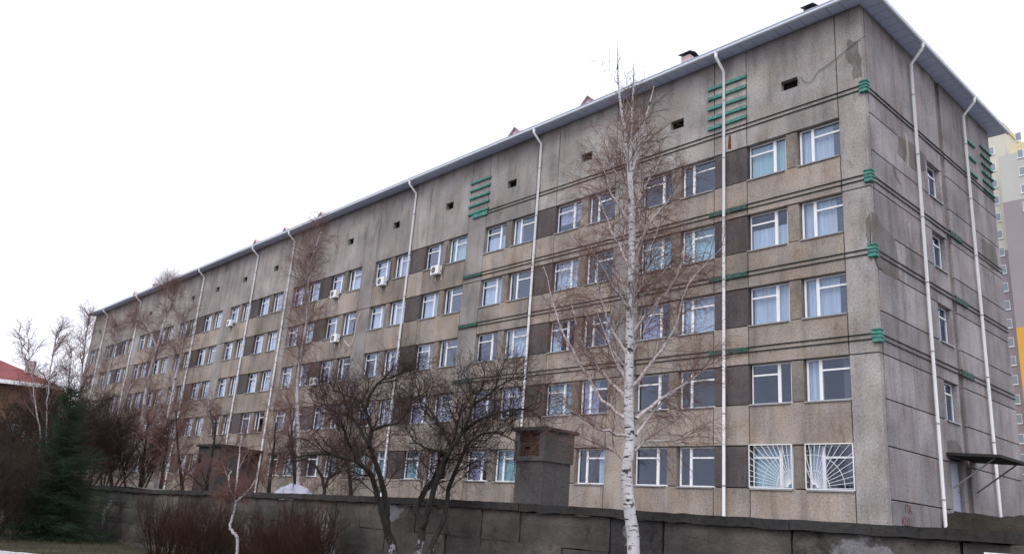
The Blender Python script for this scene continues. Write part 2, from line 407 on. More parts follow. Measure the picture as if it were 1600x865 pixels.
def place_window(x, y, z, left, rz=0, cur=None):
    fr, ps, si = WIN[left]
    o = put('window', fr, bld, (x, y, z), rz)
    for p in ps: put('pane', p, o)
    put('sill', si, o)
    if cur is None: cur = random.choice([0, 0, 1, 2, 3, 4, 5, 6, -1, -1, -1])
    if cur >= 0: put('curtain', CUR[cur], o)
    return o
fixed = {(0, 4, 0): 4, (0, 4, 1): 0, (0, 3, 0): 5, (0, 3, 1): 0, (0, 2, 0): 0, (0, 2, 1): 0, (0, 1, 0): -1, (0, 1, 1): 1, (0, 0, 0): 4, (0, 0, 1): 1,
         (1, 4, 0): -1, (1, 4, 1): -1, (1, 3, 1): 4, (1, 2, 1): 0, (1, 1, 1): -1, (1, 0, 1): -1, (1, 0, 0): -1, (1, 1, 0): -1, (2, 1, 0): 4, (2, 1, 1): 6}
for i in range(NB):
    b0 = S0-PITCHB*i-BAYW; b1 = b0+BAYW
    # spandrels under / between the window rows; top: tall attic panel with a vent hole
    rows = [(ZB, SILL0)] + [(SILL0+FL*k+WH, SILL0+FL*(k+1)) for k in range(4)]
    for q, (z0, z1) in enumerate(rows): pA('wall_panel', b0, b1, z0, z1, 'tan')
    za = SILL0+FL*4+WH; hc = BAYW/2; hz = 20.75-za
    pA('wall_panel', b0, b1, za, ZT, 'grey', hole=(hc-.39, hc+.39, hz-.24, hz+.24))
    v = MB().box(-.42, .42, .27, .30, -.27, .27, 0); put('vent', v.mesh('vent', MT['black']), bld, (b0+hc, 0, 20.75)) if i == 0 else put('vent', _vm, bld, (b0+hc, 0, 20.75))
    if i == 0: _vm = bpy.data.objects['vent'].data
    for k in range(5):
        z = SILL0+FL*k
        pA('window_pier', b0+WW, b0+WW+PW, z, z+WH, 'pier', .035)
        place_window(b0+.015, 0, z, True, cur=fixed.get((i, k, 0)))
        place_window(b0+WW+PW+.015, 0, z, False, cur=fixed.get((i, k, 1)))
    if i < NB-1:
        g0, g1 = b0-(PITCHB-BAYW), b0
        if i % 2 == 0:
            for z0, z1 in rows: pA('wall_panel', g0, g1, z0, z1, 'tan')
            pA('wall_panel', g0, g1, za, ZT, 'grey')
            for k in range(5): pA('dark_panel', g0, g1, SILL0+FL*k, SILL0+FL*k+WH, 'dark', .03)
        else:
            cuts = [ZB, 6.85+1.65, 6.85+1.65+6.6, ZT]
            for z0, z1 in zip(cuts, cuts[1:]): pA('wall_panel', g0, g1, z0, z1, 'grey' if z0 > 8 else 'tan', .0)
# corner strips
for z0, z1 in ((ZB, 8.5), (8.5, 15.1), (15.1, ZT)):
    pA('wall_panel', S0, -.002, z0, z1, 'grey', .001)
    pA('wall_panel', ENDX+.002, ENDX+1.15, z0, z1, 'grey', .001)
# end facade
rowsB = [ZB, 3.3, 5.15] + [v for k in range(1, 5) for v in (SILL0+FL*k, SILL0+FL*k+WH)] + [ZT]
colsB = [(.32, 3.0), (3.0, 6.0), (8.2, 11.2), (11.2, WID)]
for y0, y1 in colsB:
    for z0, z1 in zip(rowsB[:], rowsB[1:]):
        if y0 == 3.0 and z0 < 5: z0 = z0
        pB('wall_panel', y0, y1, z0, z1, 'end')
WY0, WY1 = 6.0, 7.45
WE = window_meshes(WY1-WY0-.03, WH, False, .42, .45)
for k in range(1, 5):
    z = SILL0+FL*k
    o = put('window', WE[0], bld, (0, WY0+.015, z), math.pi/2)
    for p in WE[1]: put('pane', p, o)
    put('sill', WE[2], o)
    if k in (1, 2, 4): put('curtain', CUR[1], o)
    pB('wall_panel', WY0, WY1+.25, z+WH, z+FL if k < 4 else ZT, 'end', .01)
    pB('window_pier', WY1, WY1+.25, z, z+WH, 'end', .02)
pB('wall_panel', WY0, WY1+.25, 5.35, SILL0+FL, 'end', .01)
MB().box(-.3, -.10, 7.70, 8.2, ZB, ZT).build('stair_channel', MT['patch_d'], bld)
# far end and back: plain panels
for z0, z1 in zip(rowsB, rowsB[1:]):
    MB().box(ENDX, ENDX+.3, .32, WID, z0+.01, z1-.01).build('wall_panel', MT['end'], bld)
    MB().box(ENDX+.3, -.3, WID-.08, WID+.1, z0+.01, z1-.01).build('wall_panel', MT['end'], bld)

# door, canopy, porch on the end facade
d = empty('door', (0, 5.85, 3.05), math.pi/2, bld)
MB().box(.06, 1.30, .14, .19, 0, 2.15).build('door_leaf', MT['door'], d)
m = MB(); m.box(0, .06, .1, .25, 0, 2.22); m.box(1.30, 1.36, .1, .25, 0, 2.22); m.box(0.06, 1.30, .1, .25, 2.15, 2.22); m.build('door_frame', MT['iron'], d)
MB().tube([(1.17, .14, 1.0), (1.17, .08, 1.0), (1.08, .08, 1.0)], .014, 6).build('door_handle', MT['cap'], d)
pB('wall_panel', 6.0, 7.7, ZB, 3.0, 'end', .02); pB('wall_panel', 7.25, 7.7, 3.0, 5.35, 'end', .02)
can = empty('canopy', (0, 5.7, 5.40), 0, bld)
cpt = on_z(1578, 729, 5.42)
MB().prism([(.01, -.1, 0), (1.95, -.05, -.10), (1.95, 3.25, -.10), (.01, 3.1, 0)], (0, 0, .11)).build('canopy_slab', MT['cop'], can)
for y in (.35, 2.9): MB().bar((.02, y, -1.25), (1.6, y, -.09), .05).build('strut', MT['iron'], can)
m = MB(); m.box(.02, 1.9, 0, 3.6, -1.6, 0); m.box(1.9, 2.25, .3, 3.3, -1.6, -.2); m.box(2.25, 2.6, .3, 3.3, -1.6, -.4)
m.build('porch', MT['cop'], bld, (0, 5.0, 3.04))

# eave: soffit panels, gutter, roof
OV = .72
eave = empty('eave', (0, 0, ZT), 0, bld)
sme = MB().box(.014, .586, -OV, .25, 0, .05).mesh('soffit_panel', MT['soffit'])
x = -.0; n = 0
while x > ENDX-OV+.3:
    x -= .6; put('soffit_panel', sme, eave, (x, 0, .0))
for k in range(int((WID+OV*2)/.6)):
    put('soffit_panel', sme, eave, (0, -OV+.6*k, .001), math.pi/2)
MB().box(-.004, OV, -OV-.004, -OV-.001, .05, .06).build('soffit_edge', MT['soffit'], eave)
def gutter(p, q, name='gutter'):
    m = MB(); m.tube([p, q], .085, 10); return m.build(name, MT['gutter'], eave, smooth=True)
gutter((ENDX-OV, -OV-.06, -.01), (OV+.06, -OV-.06, -.01)); gutter((OV+.06, -OV-.06, -.012), (OV+.06, WID+OV, -.012))
m = MB(); m.box(ENDX-OV, OV, -OV-.035, -OV-.005, -.06, .16); m.box(OV+.005, OV+.035, -OV, WID+OV, -.06, .16); m.build('fascia', MT['gutter'], eave)
roof = empty('roof', (0, 0, ZT), 0, bld)
e0, e1, ez = -OV-.1, WID+OV+.1, .16
xl, xr, hy, rz_ = ENDX-OV-.1, OV+.1, WID/2, 2.9
A_, B_, C_, D_ = (xl, e0, ez), (xr, e0, ez), (xr, e1, ez), (xl, e1, ez); R0, R1 = (xl+8.2, hy, rz_), (xr-8.2, hy, rz_)
m = MB(); m.v = [A_, B_, C_, D_, R0, R1] + [(p[0], p[1], .08) for p in (A_, B_, C_, D_)]
m.f = [(0, 1, 5, 4), (1, 2, 5), (2, 3, 4, 5), (3, 0, 4), (9, 8, 7, 6), (0, 6, 7, 1), (1, 7, 8, 2), (2, 8, 9, 3), (3, 9, 6, 0)]; m.mi = [0]*9
m.build('roof_sheet', MT['roof'], roof)
def roof_z(y): return ez+(rz_-ez)*(y-e0)/(hy-e0)
def chimney(px, py, wpx, Y=1.4, cap=True, mat='brickpink', h=None):
    top = on_y(px, py, Y); wd = wpx*abs(depth(top))/F_PX*.8
    o = empty('chimney', (top[0], Y, roof_z(Y)-.2), 0, roof); zt = top[2]-ZT-roof_z(Y)+.2
    zt = max(zt, .5); m = MB().box(-wd*.42, wd*.42, 0, .7, 0, zt-.12); m.build('stack', MT[mat], o)
    if cap:
        MB().box(-wd*.36, wd*.36, .05, .65, zt-.12, zt-.04).build('vent_gap', MT['black'], o)
        c = MB(); c.prism([(-wd*.6, -.14, zt-.04), (wd*.6, -.14, zt-.04), (wd*.6, .35, zt+.10), (-wd*.6, .35, zt+.10)], (0, 0, .03))
        c.prism([(-wd*.6, .35, zt+.10), (wd*.6, .35, zt+.10), (wd*.6, .84, zt-.04), (-wd*.6, .84, zt-.04)], (0, 0, .03)); c.build('chimney_cap', MT['cap'], o)
    return o
chimney(1071, 84, 24); chimney(617, 290, 13, mat='cap'); chimney(1262, 10, 22, mat='cap')
def dormer(px, py, wpx, Y=1.6):
    top = on_y(px, py, Y); wd = wpx*abs(depth(top))/F_PX/math.cos(.84)*.8; zt = top[2]-ZT; z0 = roof_z(Y)-.25; zb = max(z0+.05, zt-wd*1.1)
    o = empty('dormer', (top[0], Y, 0), 0, roof)
    MB().prism([(-wd, 0, z0), (wd, 0, z0), (wd, 0, zb), (0, 0, zt-.06), (-wd, 0, zb)], (0, 2.6, 0)).build('dormer_wall', MT['brickpink'], o)
    c = MB(); c.prism([(-wd*1.15, -.15, zb-.12), (0, -.15, zt-.05), (0, -.15, zt), (-wd*1.15, -.15, zb-.06)], (0, 2.8, 0))
    c.prism([(wd*1.15, -.15, zb-.06), (0, -.15, zt), (0, -.15, zt-.05), (wd*1.15, -.15, zb-.12)], (0, 2.8, 0)); c.build('dormer_roof', MT['brickpink'], o)
for a in ((806, 199, 34), (920, 150, 36), (503, 331, 22), (447, 355, 20), (401, 374, 18), (243, 442, 13), (212, 455, 13)): dormer(*a)

# downpipes
def pipe_a(s, zb):
    o = empty('downpipe', (s, 0, 0), 0, bld)
    MB().tube([(0, -OV-.05, 23.20), (0, -OV-.05, 23.02), (0, -.14, 22.55), (0, -.14, zb)], .069, 10).build('pipe_tube', MT['pipe'], o, smooth=True)
    MB().tube([(0, -OV-.05, 23.26), (0, -OV-.05, 23.0)], [.10, .068], 10).build('outlet', MT['pipe'], o, smooth=True)
    z = 21.0
    while z > zb+.5:
        m = MB(); m.tube([(0, -.14, z-.03), (0, -.14, z+.03)], .079, 10); m.box(-.015, .015, -.09, .0, z-.012, z+.012); m.build('bracket', MT['sill'], o); z -= 2.9
def pipe_b(y, zb):
    o = empty('downpipe', (0, y, 0), 0, bld)
    MB().tube([(OV+.05, -.25, 23.20), (OV+.05, -.25, 23.02), (.14, 0, 22.55), (.14, 0, zb)], .069, 10).build('pipe_tube', MT['pipe'], o, smooth=True)
    MB().tube([(OV+.05, -.25, 23.26), (OV+.05, -.25, 23.0)], [.10, .068], 10).build('outlet', MT['pipe'], o, smooth=True)
    z = 21.0
    while z > zb+.5:
        m = MB(); m.tube([(.14, 0, z-.03), (.14, 0, z+.03)], .079, 10); m.box(0, .09, -.015, .015, z-.012, z+.012); m.build('bracket', MT['sill'], o); z -= 2.9
for s, zb in ((-6.5, 1.75), (-18.7, 1.8), (-30.85, 1.75), (-47.9, 1.8), (-54.6, 1.8), (-66.4, 1.75), (-84.3, 1.75), (-96.2, 1.8)): pipe_a(s, zb)
pipe_b(4.62, 2.0); pipe_b(10.85, 3.1)

# tie rods, green corner plates and clamps
LEV = (19.42, 15.5, 12.42, 9.12)
ra = MB().box(-23.9, .05, -.04, .004, -.019, .019).mesh('tie_rod', MT['rod']); rb = MB().box(-.004, .04, -.05, WID, -.019, .019).mesh('tie_rod', MT['rod'])
for z in LEV:
    for dz in (-.10, .10): put('tie_rod', ra, bld, (0, 0, z+dz)); put('tie_rod', rb, bld, (0, 0, z+dz))
    m = MB(); m.box(-.19, .10, -.10, -.004, -.26, .26); m.box(.004, .10, -.004, .17, -.26, .26)
    for q in (-.22, -.05, .08, .23): m.box(-.20, .135, -.135, -.10, q-.025, q+.025); m.box(.10, .135, -.10, .18, q-.025, q+.025)
    m.build('corner_plate', MT['green'], bld, (0, 0, z))
def clamp(s0, s1, z, mat='green', h=.17, tilt=0.0):
    m = MB(); w = s1-s0
    m.box(0, w, -.10, -.085, -h/2, h/2); m.box(0, w, -.085, -.002, h/2-.015, h/2); m.box(0, w, -.085, -.002, -h/2, -h/2+.015)
    for f in (.12, .38, .62, .88): m.tube([(w*f, -.085, 0), (w*f, -.125, 0)], .028, 6)
    o = m.build('clamp', MT[mat], bld, (s0, 0, z)); o.rotation_euler = (0, tilt, 0); return o
def clampB(y0, y1, z, mat='green', h=.17):
    o = clamp(y0, y1, z, mat, h); o.location = (0, y0, z); o.rotation_euler = (0, 0, math.pi/2); return o
for k in range(5): clamp(-7.42, -5.36, 19.86+.52*k, h=.15, tilt=random.uniform(-.015, .015))
for k in range(5): clamp(-25.0, -23.08, 19.62+.53*k, h=.13, tilt=random.uniform(-.015, .015))
clamp(-24.5, -23.1, 19.38, h=.24)
for z in LEV[1:]:
    clamp(-7.3, -5.4, z, 'dgreen', .20); clamp(-24.9, -23.2, z, 'dgreen', .20)
for z in LEV[1:]: clampB(7.9, 9.3, z, 'dgreen', .26)
for k in range(3): clampB(11.0, 12.4, 19.75+.85*k, h=.10)
for k in range(6): clampB(13.3, 14.85, 19.5+.48*k, h=.08)

# cable sagging across the attic panels near the corner
pts = [on_y(x, y, -.05) for x, y in ((1249, 131), (1246, 125), (1251, 121), (1258, 129), (1268, 128), (1278, 112), (1300, 97), (1320, 80), (1340, 64), (1352, 57))]
P3 = [tuple(p) for p in pts]
tag(MB().tube(P3, .012, 5).build('cable', MT['cap']), 'thin dark cable looping over the top corner of the grey facade', 'cable')

P3 = [tuple(on_y(x, y, -.04)) for x, y in ((563, 489), (559, 498), (556, 508), (554, 522), (550, 536), (545, 541), (538, 532))]
tag(MB().tube(P3, .016, 5).build('cable', MT['pvc']), 'pale cable hanging down the facade to a fourth-floor air conditioner', 'cable')
# sunburst grilles on two ground-floor windows near the corner
def grille(x0):
    m = MB(); w, h = WW, WH; y = -.03
    for p, q in (((0, y, 0), (w, y, 0)), ((0, y, h), (w, y, h)), ((0, y, 0), (0, y, h)), ((w, y, 0), (w, y, h))): m.bar(p, q, .035)
    c = (w*.97, h*.03) if x0 < -4 else (w*.03+.25, h*.03)
    n = 15
    for i in range(n):
        a = math.pi*(.5+.5*i/(n-1)) if x0 < -4 else math.pi*(.62-.62*i/(n-1))
        dx, dz = math.cos(a), math.sin(a); t = 9
        if dx < -1e-6: t = min(t, -c[0]/dx)
        if dx > 1e-6: t = min(t, (w-c[0])/dx)
        if dz > 1e-6: t = min(t, (h-c[1])/dz)
        m.bar((c[0]+dx*.12, y, c[1]+dz*.12), (c[0]+dx*t, y, c[1]+dz*t), .016)
    for r in (.14, .62, 1.2):
        pts = []
        for i in range(25):
            a = math.pi*(.5+.5*i/24) if x0 < -4 else math.pi*(.62-.62*i/24)
            px_, pz_ = c[0]+r*math.cos(a), c[1]+r*math.sin(a)
            if 0 <= px_ <= w and 0 <= pz_ <= h: pts.append((px_, y, pz_))
        if len(pts) > 2: m.tube(pts, .010, 4)
    for zz in (.25, h-.25): m.box(-.01, .03, -.03, .16, zz-.01, zz+.01)
    m.build('window_grille', MT['grille'], bld, (x0, -.005, SILL0+.02))
grille(S0-WW); grille(S0-BAYW)

# repair patches in the render (own outline, thin coat)
def patch(poly, mat, face):
    pts = [on_x(x, y, 0) if face == 'B' else on_y(x, y, 0) for x, y in poly]
    r = []
    for i, p in enumerate(pts):
        q = pts[(i+1) % len(pts)]
        for k in range(4):
            v = p+(q-p)*k/4; v = v + rng.normal(0, .035, 3); r.append((.0, v[1], v[2]) if face == 'B' else (v[0], 0., v[2]))
    th = .012 if mat == 'patch_l' else .007
    off = (th, 0, 0) if face == 'B' else (0, -th, 0)
    MB().prism(r, off).build('render_patch', MT[mat], bld)
patch([(1402.5, 210), (1424, 225), (1446, 242), (1446, 265), (1432, 270), (1402.5, 240)], 'patch_d', 'B')
patch([(1362, 330), (1372, 338), (1378, 352), (1398, 372), (1402, 400), (1406, 436), (1390, 432), (1372, 415), (1364, 395)], 'patch_d', 'B')
patch([(1352, 345), (1358, 332), (1360.5, 335), (1362, 388), (1354, 378)], 'patch_d', 'A')
patch([(1532, 372), (1555, 385), (1561, 425), (1548, 420), (1536, 400)], 'patch_d', 'B')
patch([(1326, 62), (1341, 66), (1346, 120), (1333, 125), (1330, 100), (1322, 90)], 'patch_d', 'A')
patch([(1414, 208), (1417, 212), (1421, 262), (1417, 262)], 'patch_l', 'B')
patch([(1418, 345), (1421, 348), (1426, 385), (1421, 380)], 'patch_l', 'B')
patch([(1391, 255), (1398, 262), (1408, 290), (1400, 280)], 'patch_d', 'B')
patch([(1479, 690), (1492, 684), (1502, 700), (1506, 714), (1482, 708)], 'patch_d', 'B')
patch([(1190, 222), (1194, 222), (1195, 238), (1190, 240)], 'rust', 'A') if False else None
pr = on_y(1140, 225, 0); MB().prism([(pr[0]-.09, 0, 18.55), (pr[0]+.09, 0, 18.5), (pr[0]+.07, 0, 19.2), (pr[0]-.04, 0, 19.25)], (0, -.006, 0)).build('rust_stain', MT['rust'], bld)
# red scrawl low on the end wall
for txt, px, py, sz in (('ПА', 1414, 801, .42), ('КШ,', 1409, 820, .42)):
    cu = bpy.data.curves.new('scrawl', 'FONT'); cu.body = txt; cu.size = sz; cu.extrude = .002
    to = bpy.data.objects.new('scrawl_tmp', cu); COL.objects.link(to)
    dg = bpy.context.evaluated_depsgraph_get(); me = bpy.data.meshes.new_from_object(to.evaluated_get(dg))
    bpy.data.objects.remove(to); me.materials.clear(); me.materials.append(MT['red'])
    p = on_x(px, py, 0); o = put('scrawl', me, bld, (.006, p[1], p[2])); o.rotation_euler = (math.pi/2, 0, math.pi/2)

# air conditioners
def make_ac():
    o = empty('air_conditioner')
    m = MB(); m.box(-.40, .40, -.38, -.10, 0, .56); m.build('casing', MT['pvc'], o)
    m = MB(); m.tube([(-.12, -.385, .28), (-.12, -.375, .28)], .215, 20); m.build('fan_opening', MT['cap'], o)
    m = MB()
    for i in range(5): m.bar((-.33, -.392, .10+.09*i), (.09, -.392, .10+.09*i), .012)
    m.build('fan_guard', MT['pvc'], o)
    for x in (-.3, .3): m = MB(); m.bar((x, .02, -.02), (x, -.40, -.02), .035); m.bar((x, -.01, -.02), (x, -.01, -.35), .035); m.build('bracket', MT['pvc'], o)
    MB().tube([(.40, -.2, .2), (.52, -.1, .15), (.62, -.05, .5), (.66, -.05, 1.9)], .022, 6).build('hose', MT['cap'], o)
    return o
ac0 = make_ac()
def copy_tree(o, parent=None):
    c = o.copy(); COL.objects.link(c); c.parent = parent
    for ch in list(o.children): copy_tree(ch, c)
    return c
acs = [((685, 430), 'white air conditioner under a top-floor window just beyond the green clamps'),
       ((600, 447), 'white air conditioner under a top-floor window two windows past a downpipe'),
       ((362, 510), 'white air conditioner under a top-floor window right beside a far downpipe'),
       ((526, 466), 'white air conditioner under a top-floor window behind the yard birch'),
       ((527, 535), 'white air conditioner below a fourth-floor window near a pale hanging cable'),
       ((494, 602), 'white air conditioner below a third-floor window near the fruit tree twigs')]
for i, ((x, y), lab) in enumerate(acs):
    o = ac0 if i == 0 else copy_tree(ac0)
    p = on_y(x, y, -.02); o.location = (p[0], 0, p[2]); tag(o, lab, 'air conditioner', 'air conditioners on the facade')

# ------------------------------------------------------------------ retaining wall of concrete blocks with coping
wall = empty('retaining_wall', (0, WY, 0)); tag(wall, 'dark weathered retaining wall of concrete blocks with a flat coping', 'wall')
def cop_z(x):
    kp = ((-60, 1.73), (-20.5, 1.73), (-15, 1.83), (-2, 1.97), (3, 1.94), (20, 1.92))
    for (a, za), (b, zb) in zip(kp, kp[1:]):
        if x <= b: return za+(zb-za)*(x-a)/(b-a)
    return 1.92
def rough_block(w, h, d, seed):
    r = random.Random(seed); m = MB(); nx_, nz_ = max(3, int(w/.3)), 3
    for j in range(nz_+1):
        for i in range(nx_+1):
            ex = (i in (0, nx_)) or (j in (0, nz_))
            m.v.append((w*i/nx_+(0 if i not in (0, nx_) else (.012 if i == 0 else -.012)+r.uniform(-.008, .008)), (.02 if ex else 0)+r.uniform(-.012, .012), h*j/nz_+(r.uniform(-.014, .014) if j in (0, nz_) else 0)))
    for j in range(nz_):
        for i in range(nx_): k = j*(nx_+1)+i; m.f.append((k, k+1, k+nx_+2, k+nx_+1))
    b = len(m.v); m.v += [(.012, d, 0), (w-.012, d, 0), (w-.012, d, h), (.012, d, h)]
    c0, c1, c2, c3 = 0, nx_, (nz_+1)*(nx_+1)-1, nz_*(nx_+1)
    m.f += [tuple([b, b+1]+list(range(c1, c0-1, -1))), tuple([b+2, b+3]+list(range(c3, c2+1))),
            tuple([b+1, b+2]+[c2-(nx_+1)*k for k in range(nz_+1)]), tuple([b+3, b]+[c0+(nx_+1)*k for k in range(nz_+1)]), (b+3, b+2, b+1, b)]
    m.mi = [0]*len(m.f); return m.mesh('wall_block', MT['block'])
BM = [rough_block(2.38, .605, .5, s) for s in range(6)] + [rough_block(1.18, .605, .5, 20+s) for s in range(3)]
for c in range(4):
    x = -60+(.0 if c % 2 else -1.2); i = c*3
    while x < 15.5:
        q = random.choice((0, 1, 2, 3, 4, 5, 6)) if random.random() < .8 else random.choice((6, 7, 8)); L = 2.4 if q < 6 else 1.2
        zc = min(cop_z(x), cop_z(x+L))-.15
        put('wall_block', BM[q], wall, (x, random.uniform(-.012, .012), zc-.61*(c+1)+.004))
        x += L
x = -60
cme = MB().box(.01, 2.99, -.07, .55, 0, .15).mesh('coping_slab', MT['cop'])
cm = []
for s in range(4):
    r = random.Random(50+s); m = MB(); n = 14
    for i in range(n+1):
        t = .008+2.98*i/n; a = r.uniform(-.016, .016); b = r.uniform(-.014, .014)
        m.v += [(t, -.07+a, b), (t, -.07+a*1.2, .15+b*.6), (t, .55, .15), (t, .55, 0)]
    for i in range(n): k = 4*i; m.f += [(k+q, k+4+q, k+4+(q+1)%4, k+(q+1)%4) for q in range(4)]
    m.f = [tuple(reversed(f)) for f in m.f] + [(0, 1, 2, 3), (4*n+3, 4*n+2, 4*n+1, 4*n)]; m.mi = [0]*len(m.f); cm.append(m.mesh('coping_slab', MT['cop']))
while x < 8.6:
    z0, z1 = cop_z(x), cop_z(x+3); o = put('coping_slab', random.choice(cm), wall, (x, 0, z0-.15+random.uniform(-.006, .006))); o.rotation_euler = (0, -math.atan2(z1-z0, 3), 0); x += 3
# white board at the foot of the wall (only its top edge shows)
p0 = on_y(1541, 862, WY-.5); p1 = on_y(1602, 859.5, WY-.5)
sb = empty('sign_board', (p0[0], WY-.5, 0)); tag(sb, 'white board with a pale rim standing against the retaining wall', 'board')
MB().box(0, 1.6, 0, .03, GZ+.05, p0[2]-.03).build('board_face', MT['snow'], sb); MB().box(-.02, 1.62, -.02, .05, p0[2]-.03, p0[2]).build('rim', MT['pvc'], sb)
for x in (.1, 1.5): MB().box(x-.03, x+.03, .031, .09, GZ, p0[2]-.05).build('leg', MT['iron'], sb)

# ------------------------------------------------------------------ ventilation shafts in the yard
def shaft(px0, px1, pyt, pyc, Y, label, hatch=True):
    """left / right edge pixels, top, lower-corbel pixel; stands on the yard at face Y"""
    L, Rr = on_y(px0, pyt, Y), on_y(px1, pyt, Y)
    dpx = px1-px0; dist = depth(L)
    # both the street face (w) and the right face (w) show: split by camera angle
    wd = dpx*dist/F_PX/1.38
    x0 = L[0]; base = yard_z(x0, Y); zt = L[2]; zc = on_y(px0+10, pyc, Y)[2]
    o = empty('ventilation_shaft', (x0, Y, base)); tag(o, label, 'ventilation shaft')
    z1, z2 = zc-base, zt-base; bw = wd
    MB().box(.06, bw-.06, .06, bw-.06, -.3, z1).build('shaft_base', MT['shaft'], o)
    m = MB(); t = .22
    if hatch:
        for a in ((0, t, 0, bw), (bw-t, bw, 0, bw), (t, bw-t, bw-t, bw)): m.box(*a, z1, z2-.1)
        m.box(t, bw-t, 0, t, z1, z1+.14)
    else: m.box(0, bw, 0, bw, z1, z2-.1)
    m.build('shaft_head', MT['shaft'], o)
    m = MB(); m.box(-.10, bw+.10, -.10, bw+.10, z2-.1, z2); m.build('shaft_cap', MT['cop'], o)
    if hatch:
        h = empty('brick_infill', (t, t*.55, z1+.14), 0, o); r = random.Random(3)
        bl, bh = .25, .078; zz = 0; row = 0
        while zz+bh < z2-.1-z1-.14:
            xx = -.125*(row % 2)
            while xx < bw-2*t:
                a, b = max(0, xx), min(bw-2*t, xx+bl)-.01
                if b-a > .03 and r.random() > .06: MB().box(a, b, r.uniform(0, .03), .2, zz, zz+bh-.01).build('brick', MT['shaftbrick'], h)
                xx += bl
            zz += bh; row += 1
    return o
shaft(806, 896, 668, 719, -11.5, 'dark concrete ventilation shaft with crumbling brick opening behind the wall')

# porch block and brown door further left, seen above the wall
L = on_y(312, 694, -9.0); Rr = on_y(366, 694, -9.0)
o = empty('concrete_hut', (L[0], -9.0, yard_z(L[0], -9))); tag(o, 'dark concrete hut with flat slab roof behind the retaining wall', 'hut')
hz = L[2]-yard_z(L[0], -9); hw = (Rr[0]-L[0])*.62
MB().box(0, hw, 0, 1.5, -.3, hz-.14).build('wall', MT['shaft'], o); MB().box(-.15, hw+.15, -.15, 1.65, hz-.14, hz).build('slab_roof', MT['cop'], o)
m = MB().box(.25, .65, -.012, .0, hz-1.1, hz-.6).build('opening', MT['black'], o)
e = on_y(372, 700, -.05); e2 = on_y(412, 700, -.05)
en = empty('entrance', (e[0], 0, yard_z(e[0], -1)), 0, bld); ez_ = 3.3
ew = e2[0]-e[0]
MB().box(0, ew, -1.2, .0, 3.35, 3.6).build('porch_roof', MT['brown'], en)
for i in range(8): MB().box(ew*i/8+.02, ew*(i+1)/8-.02, -.10, -.02, 0, 3.33).build('plank', MT['brown'], en)
for xx in (.1, ew-.1): MB().box(xx-.07, xx+.07, -1.1, -.96, 0, 3.35).build('post', MT['brown'], en)

# heap of old snow behind the wall
cpt = on_y(458, 764, -12.5); m = MB(); n = 20; r = random.Random(4); hb = on_y(458, 761, -12.5)[2]-yard_z(cpt[0], -12.5); hw = 1.1
for j in range(9):
    for i in range(n):
        a = 2*math.pi*i/n; t = j/8; rr_ = hw*(1-t*.98)*(1+.15*math.sin(3*a+1)+.08*r.uniform(-1, 1)); m.v.append((rr_*1.5*math.cos(a), rr_*.7*math.sin(a), hb*(1-(1-t)**2.4)*(1+.25*math.sin(2*a+.6))+r.uniform(-.05, .05)-.1*(1-t)))
m.f = [(j*n+i, j*n+(i+1)%n, (j+1)*n+(i+1)%n, (j+1)*n+i) for j in range(8) for i in range(n)]; m.mi = [0]*len(m.f)
tag(m.build('snow_heap', MT['snow'], None, (cpt[0], -12.5, yard_z(cpt[0], -12.5)), smooth=True), 'whitish heap of old snow showing above the wall coping', 'snow heap')

# ------------------------------------------------------------------ tower block behind, right
def tower():
    Y = 105.0
    MT['cream'] = paint('cream_render', (.56, .54, .47), .85, .2, .06, sc_=.3); MT['mauve'] = paint('mauve_render', (.30, .26, .28), .85, .2, .06, sc_=.3)
    MT['orange'] = paint('orange_render', (.62, .33, .07), .85, .2, .06, sc_=.3); MT['yellow'] = paint('yellow_render', (.62, .55, .34), .85, .2, .06, sc_=.3)
    MT['greyc'] = paint('pale_grey_render', (.47, .47, .44), .85, .2, .06, sc_=.3)
    o = empty('apartment_tower', (0, Y, 0)); tag(o, 'tall cream, mauve and orange apartment tower behind the end of the panel building', 'building')
    tl = on_y(1545, 205, Y); tr = on_y(1577, 228, Y); t2 = on_y(1579, 236, Y-4); 
    zt = tl[2]; zc = on_y(1562, 392, Y)[2]; x0, x1 = tl[0]-9, on_y(1581, 330, Y)[0]
    MB().box(x0, x1, 0, 16, zc, zt).build('upper_wall', MT['cream'], o); MB().box(x0, x1, 0, 16, 0, zc).build('middle_wall', MT['mauve'], o)
    MB().box(x0-.2, x1+.2, -.25, 16, zt, zt+.8).build('parapet', MT['yellow'], o)
    zt2 = on_y(1590, 238, Y-4)[2]; z3 = on_y(1590, 312, Y-4)[2]; z4 = on_y(1585, 512, Y-4)[2]
    MB().box(x1, x1+24, -4, 16, z3, zt2).build('upper_wall', MT['greyc'], o); MB().box(x1, x1+24, -4, 16, z4, z3).build('middle_wall', MT['mauve'], o)
    MB().box(x1-.0, x1+24, -4, 16, 0, z4).build('lower_wall', MT['orange'], o); MB().box(x1+1.2, x1+24, -2, 16, zt2, zt2+2.4).build('parapet', MT['yellow'], o)
    fr = MB(); fr.box(0, .85, -.05, .0, 0, 1.35).box(-.06, .91, -.14, -.051, -.12, -.02); wm = fr.mesh('window', MT['pvc'])
    pm = MB().box(.08, .77, -.075, -.055, .08, 1.27).mesh('pane', MT['glassd'])
    zz = zt-4.2; 
    while zz > 4:
        for xx in (x1-2.4, x1-6.6):
            w_ = put('window', wm, o, (xx, 0, zz)); put('pane', pm, w_)
        for xx in (x1+2.6, x1+6.2, x1+9.8, x1+13.4, x1+17, x1+20.6):
            w_ = put('window', wm, o, (xx, -4, zz-.6)); put('pane', pm, w_)
        zz -= 2.85
m, t, b = new_mat('far_glass'); b.inputs['Base Color'].default_value = (.22, .26, .30, 1); b.inputs['Roughness'].default_value = .08; MT['glassd'] = m
tower()

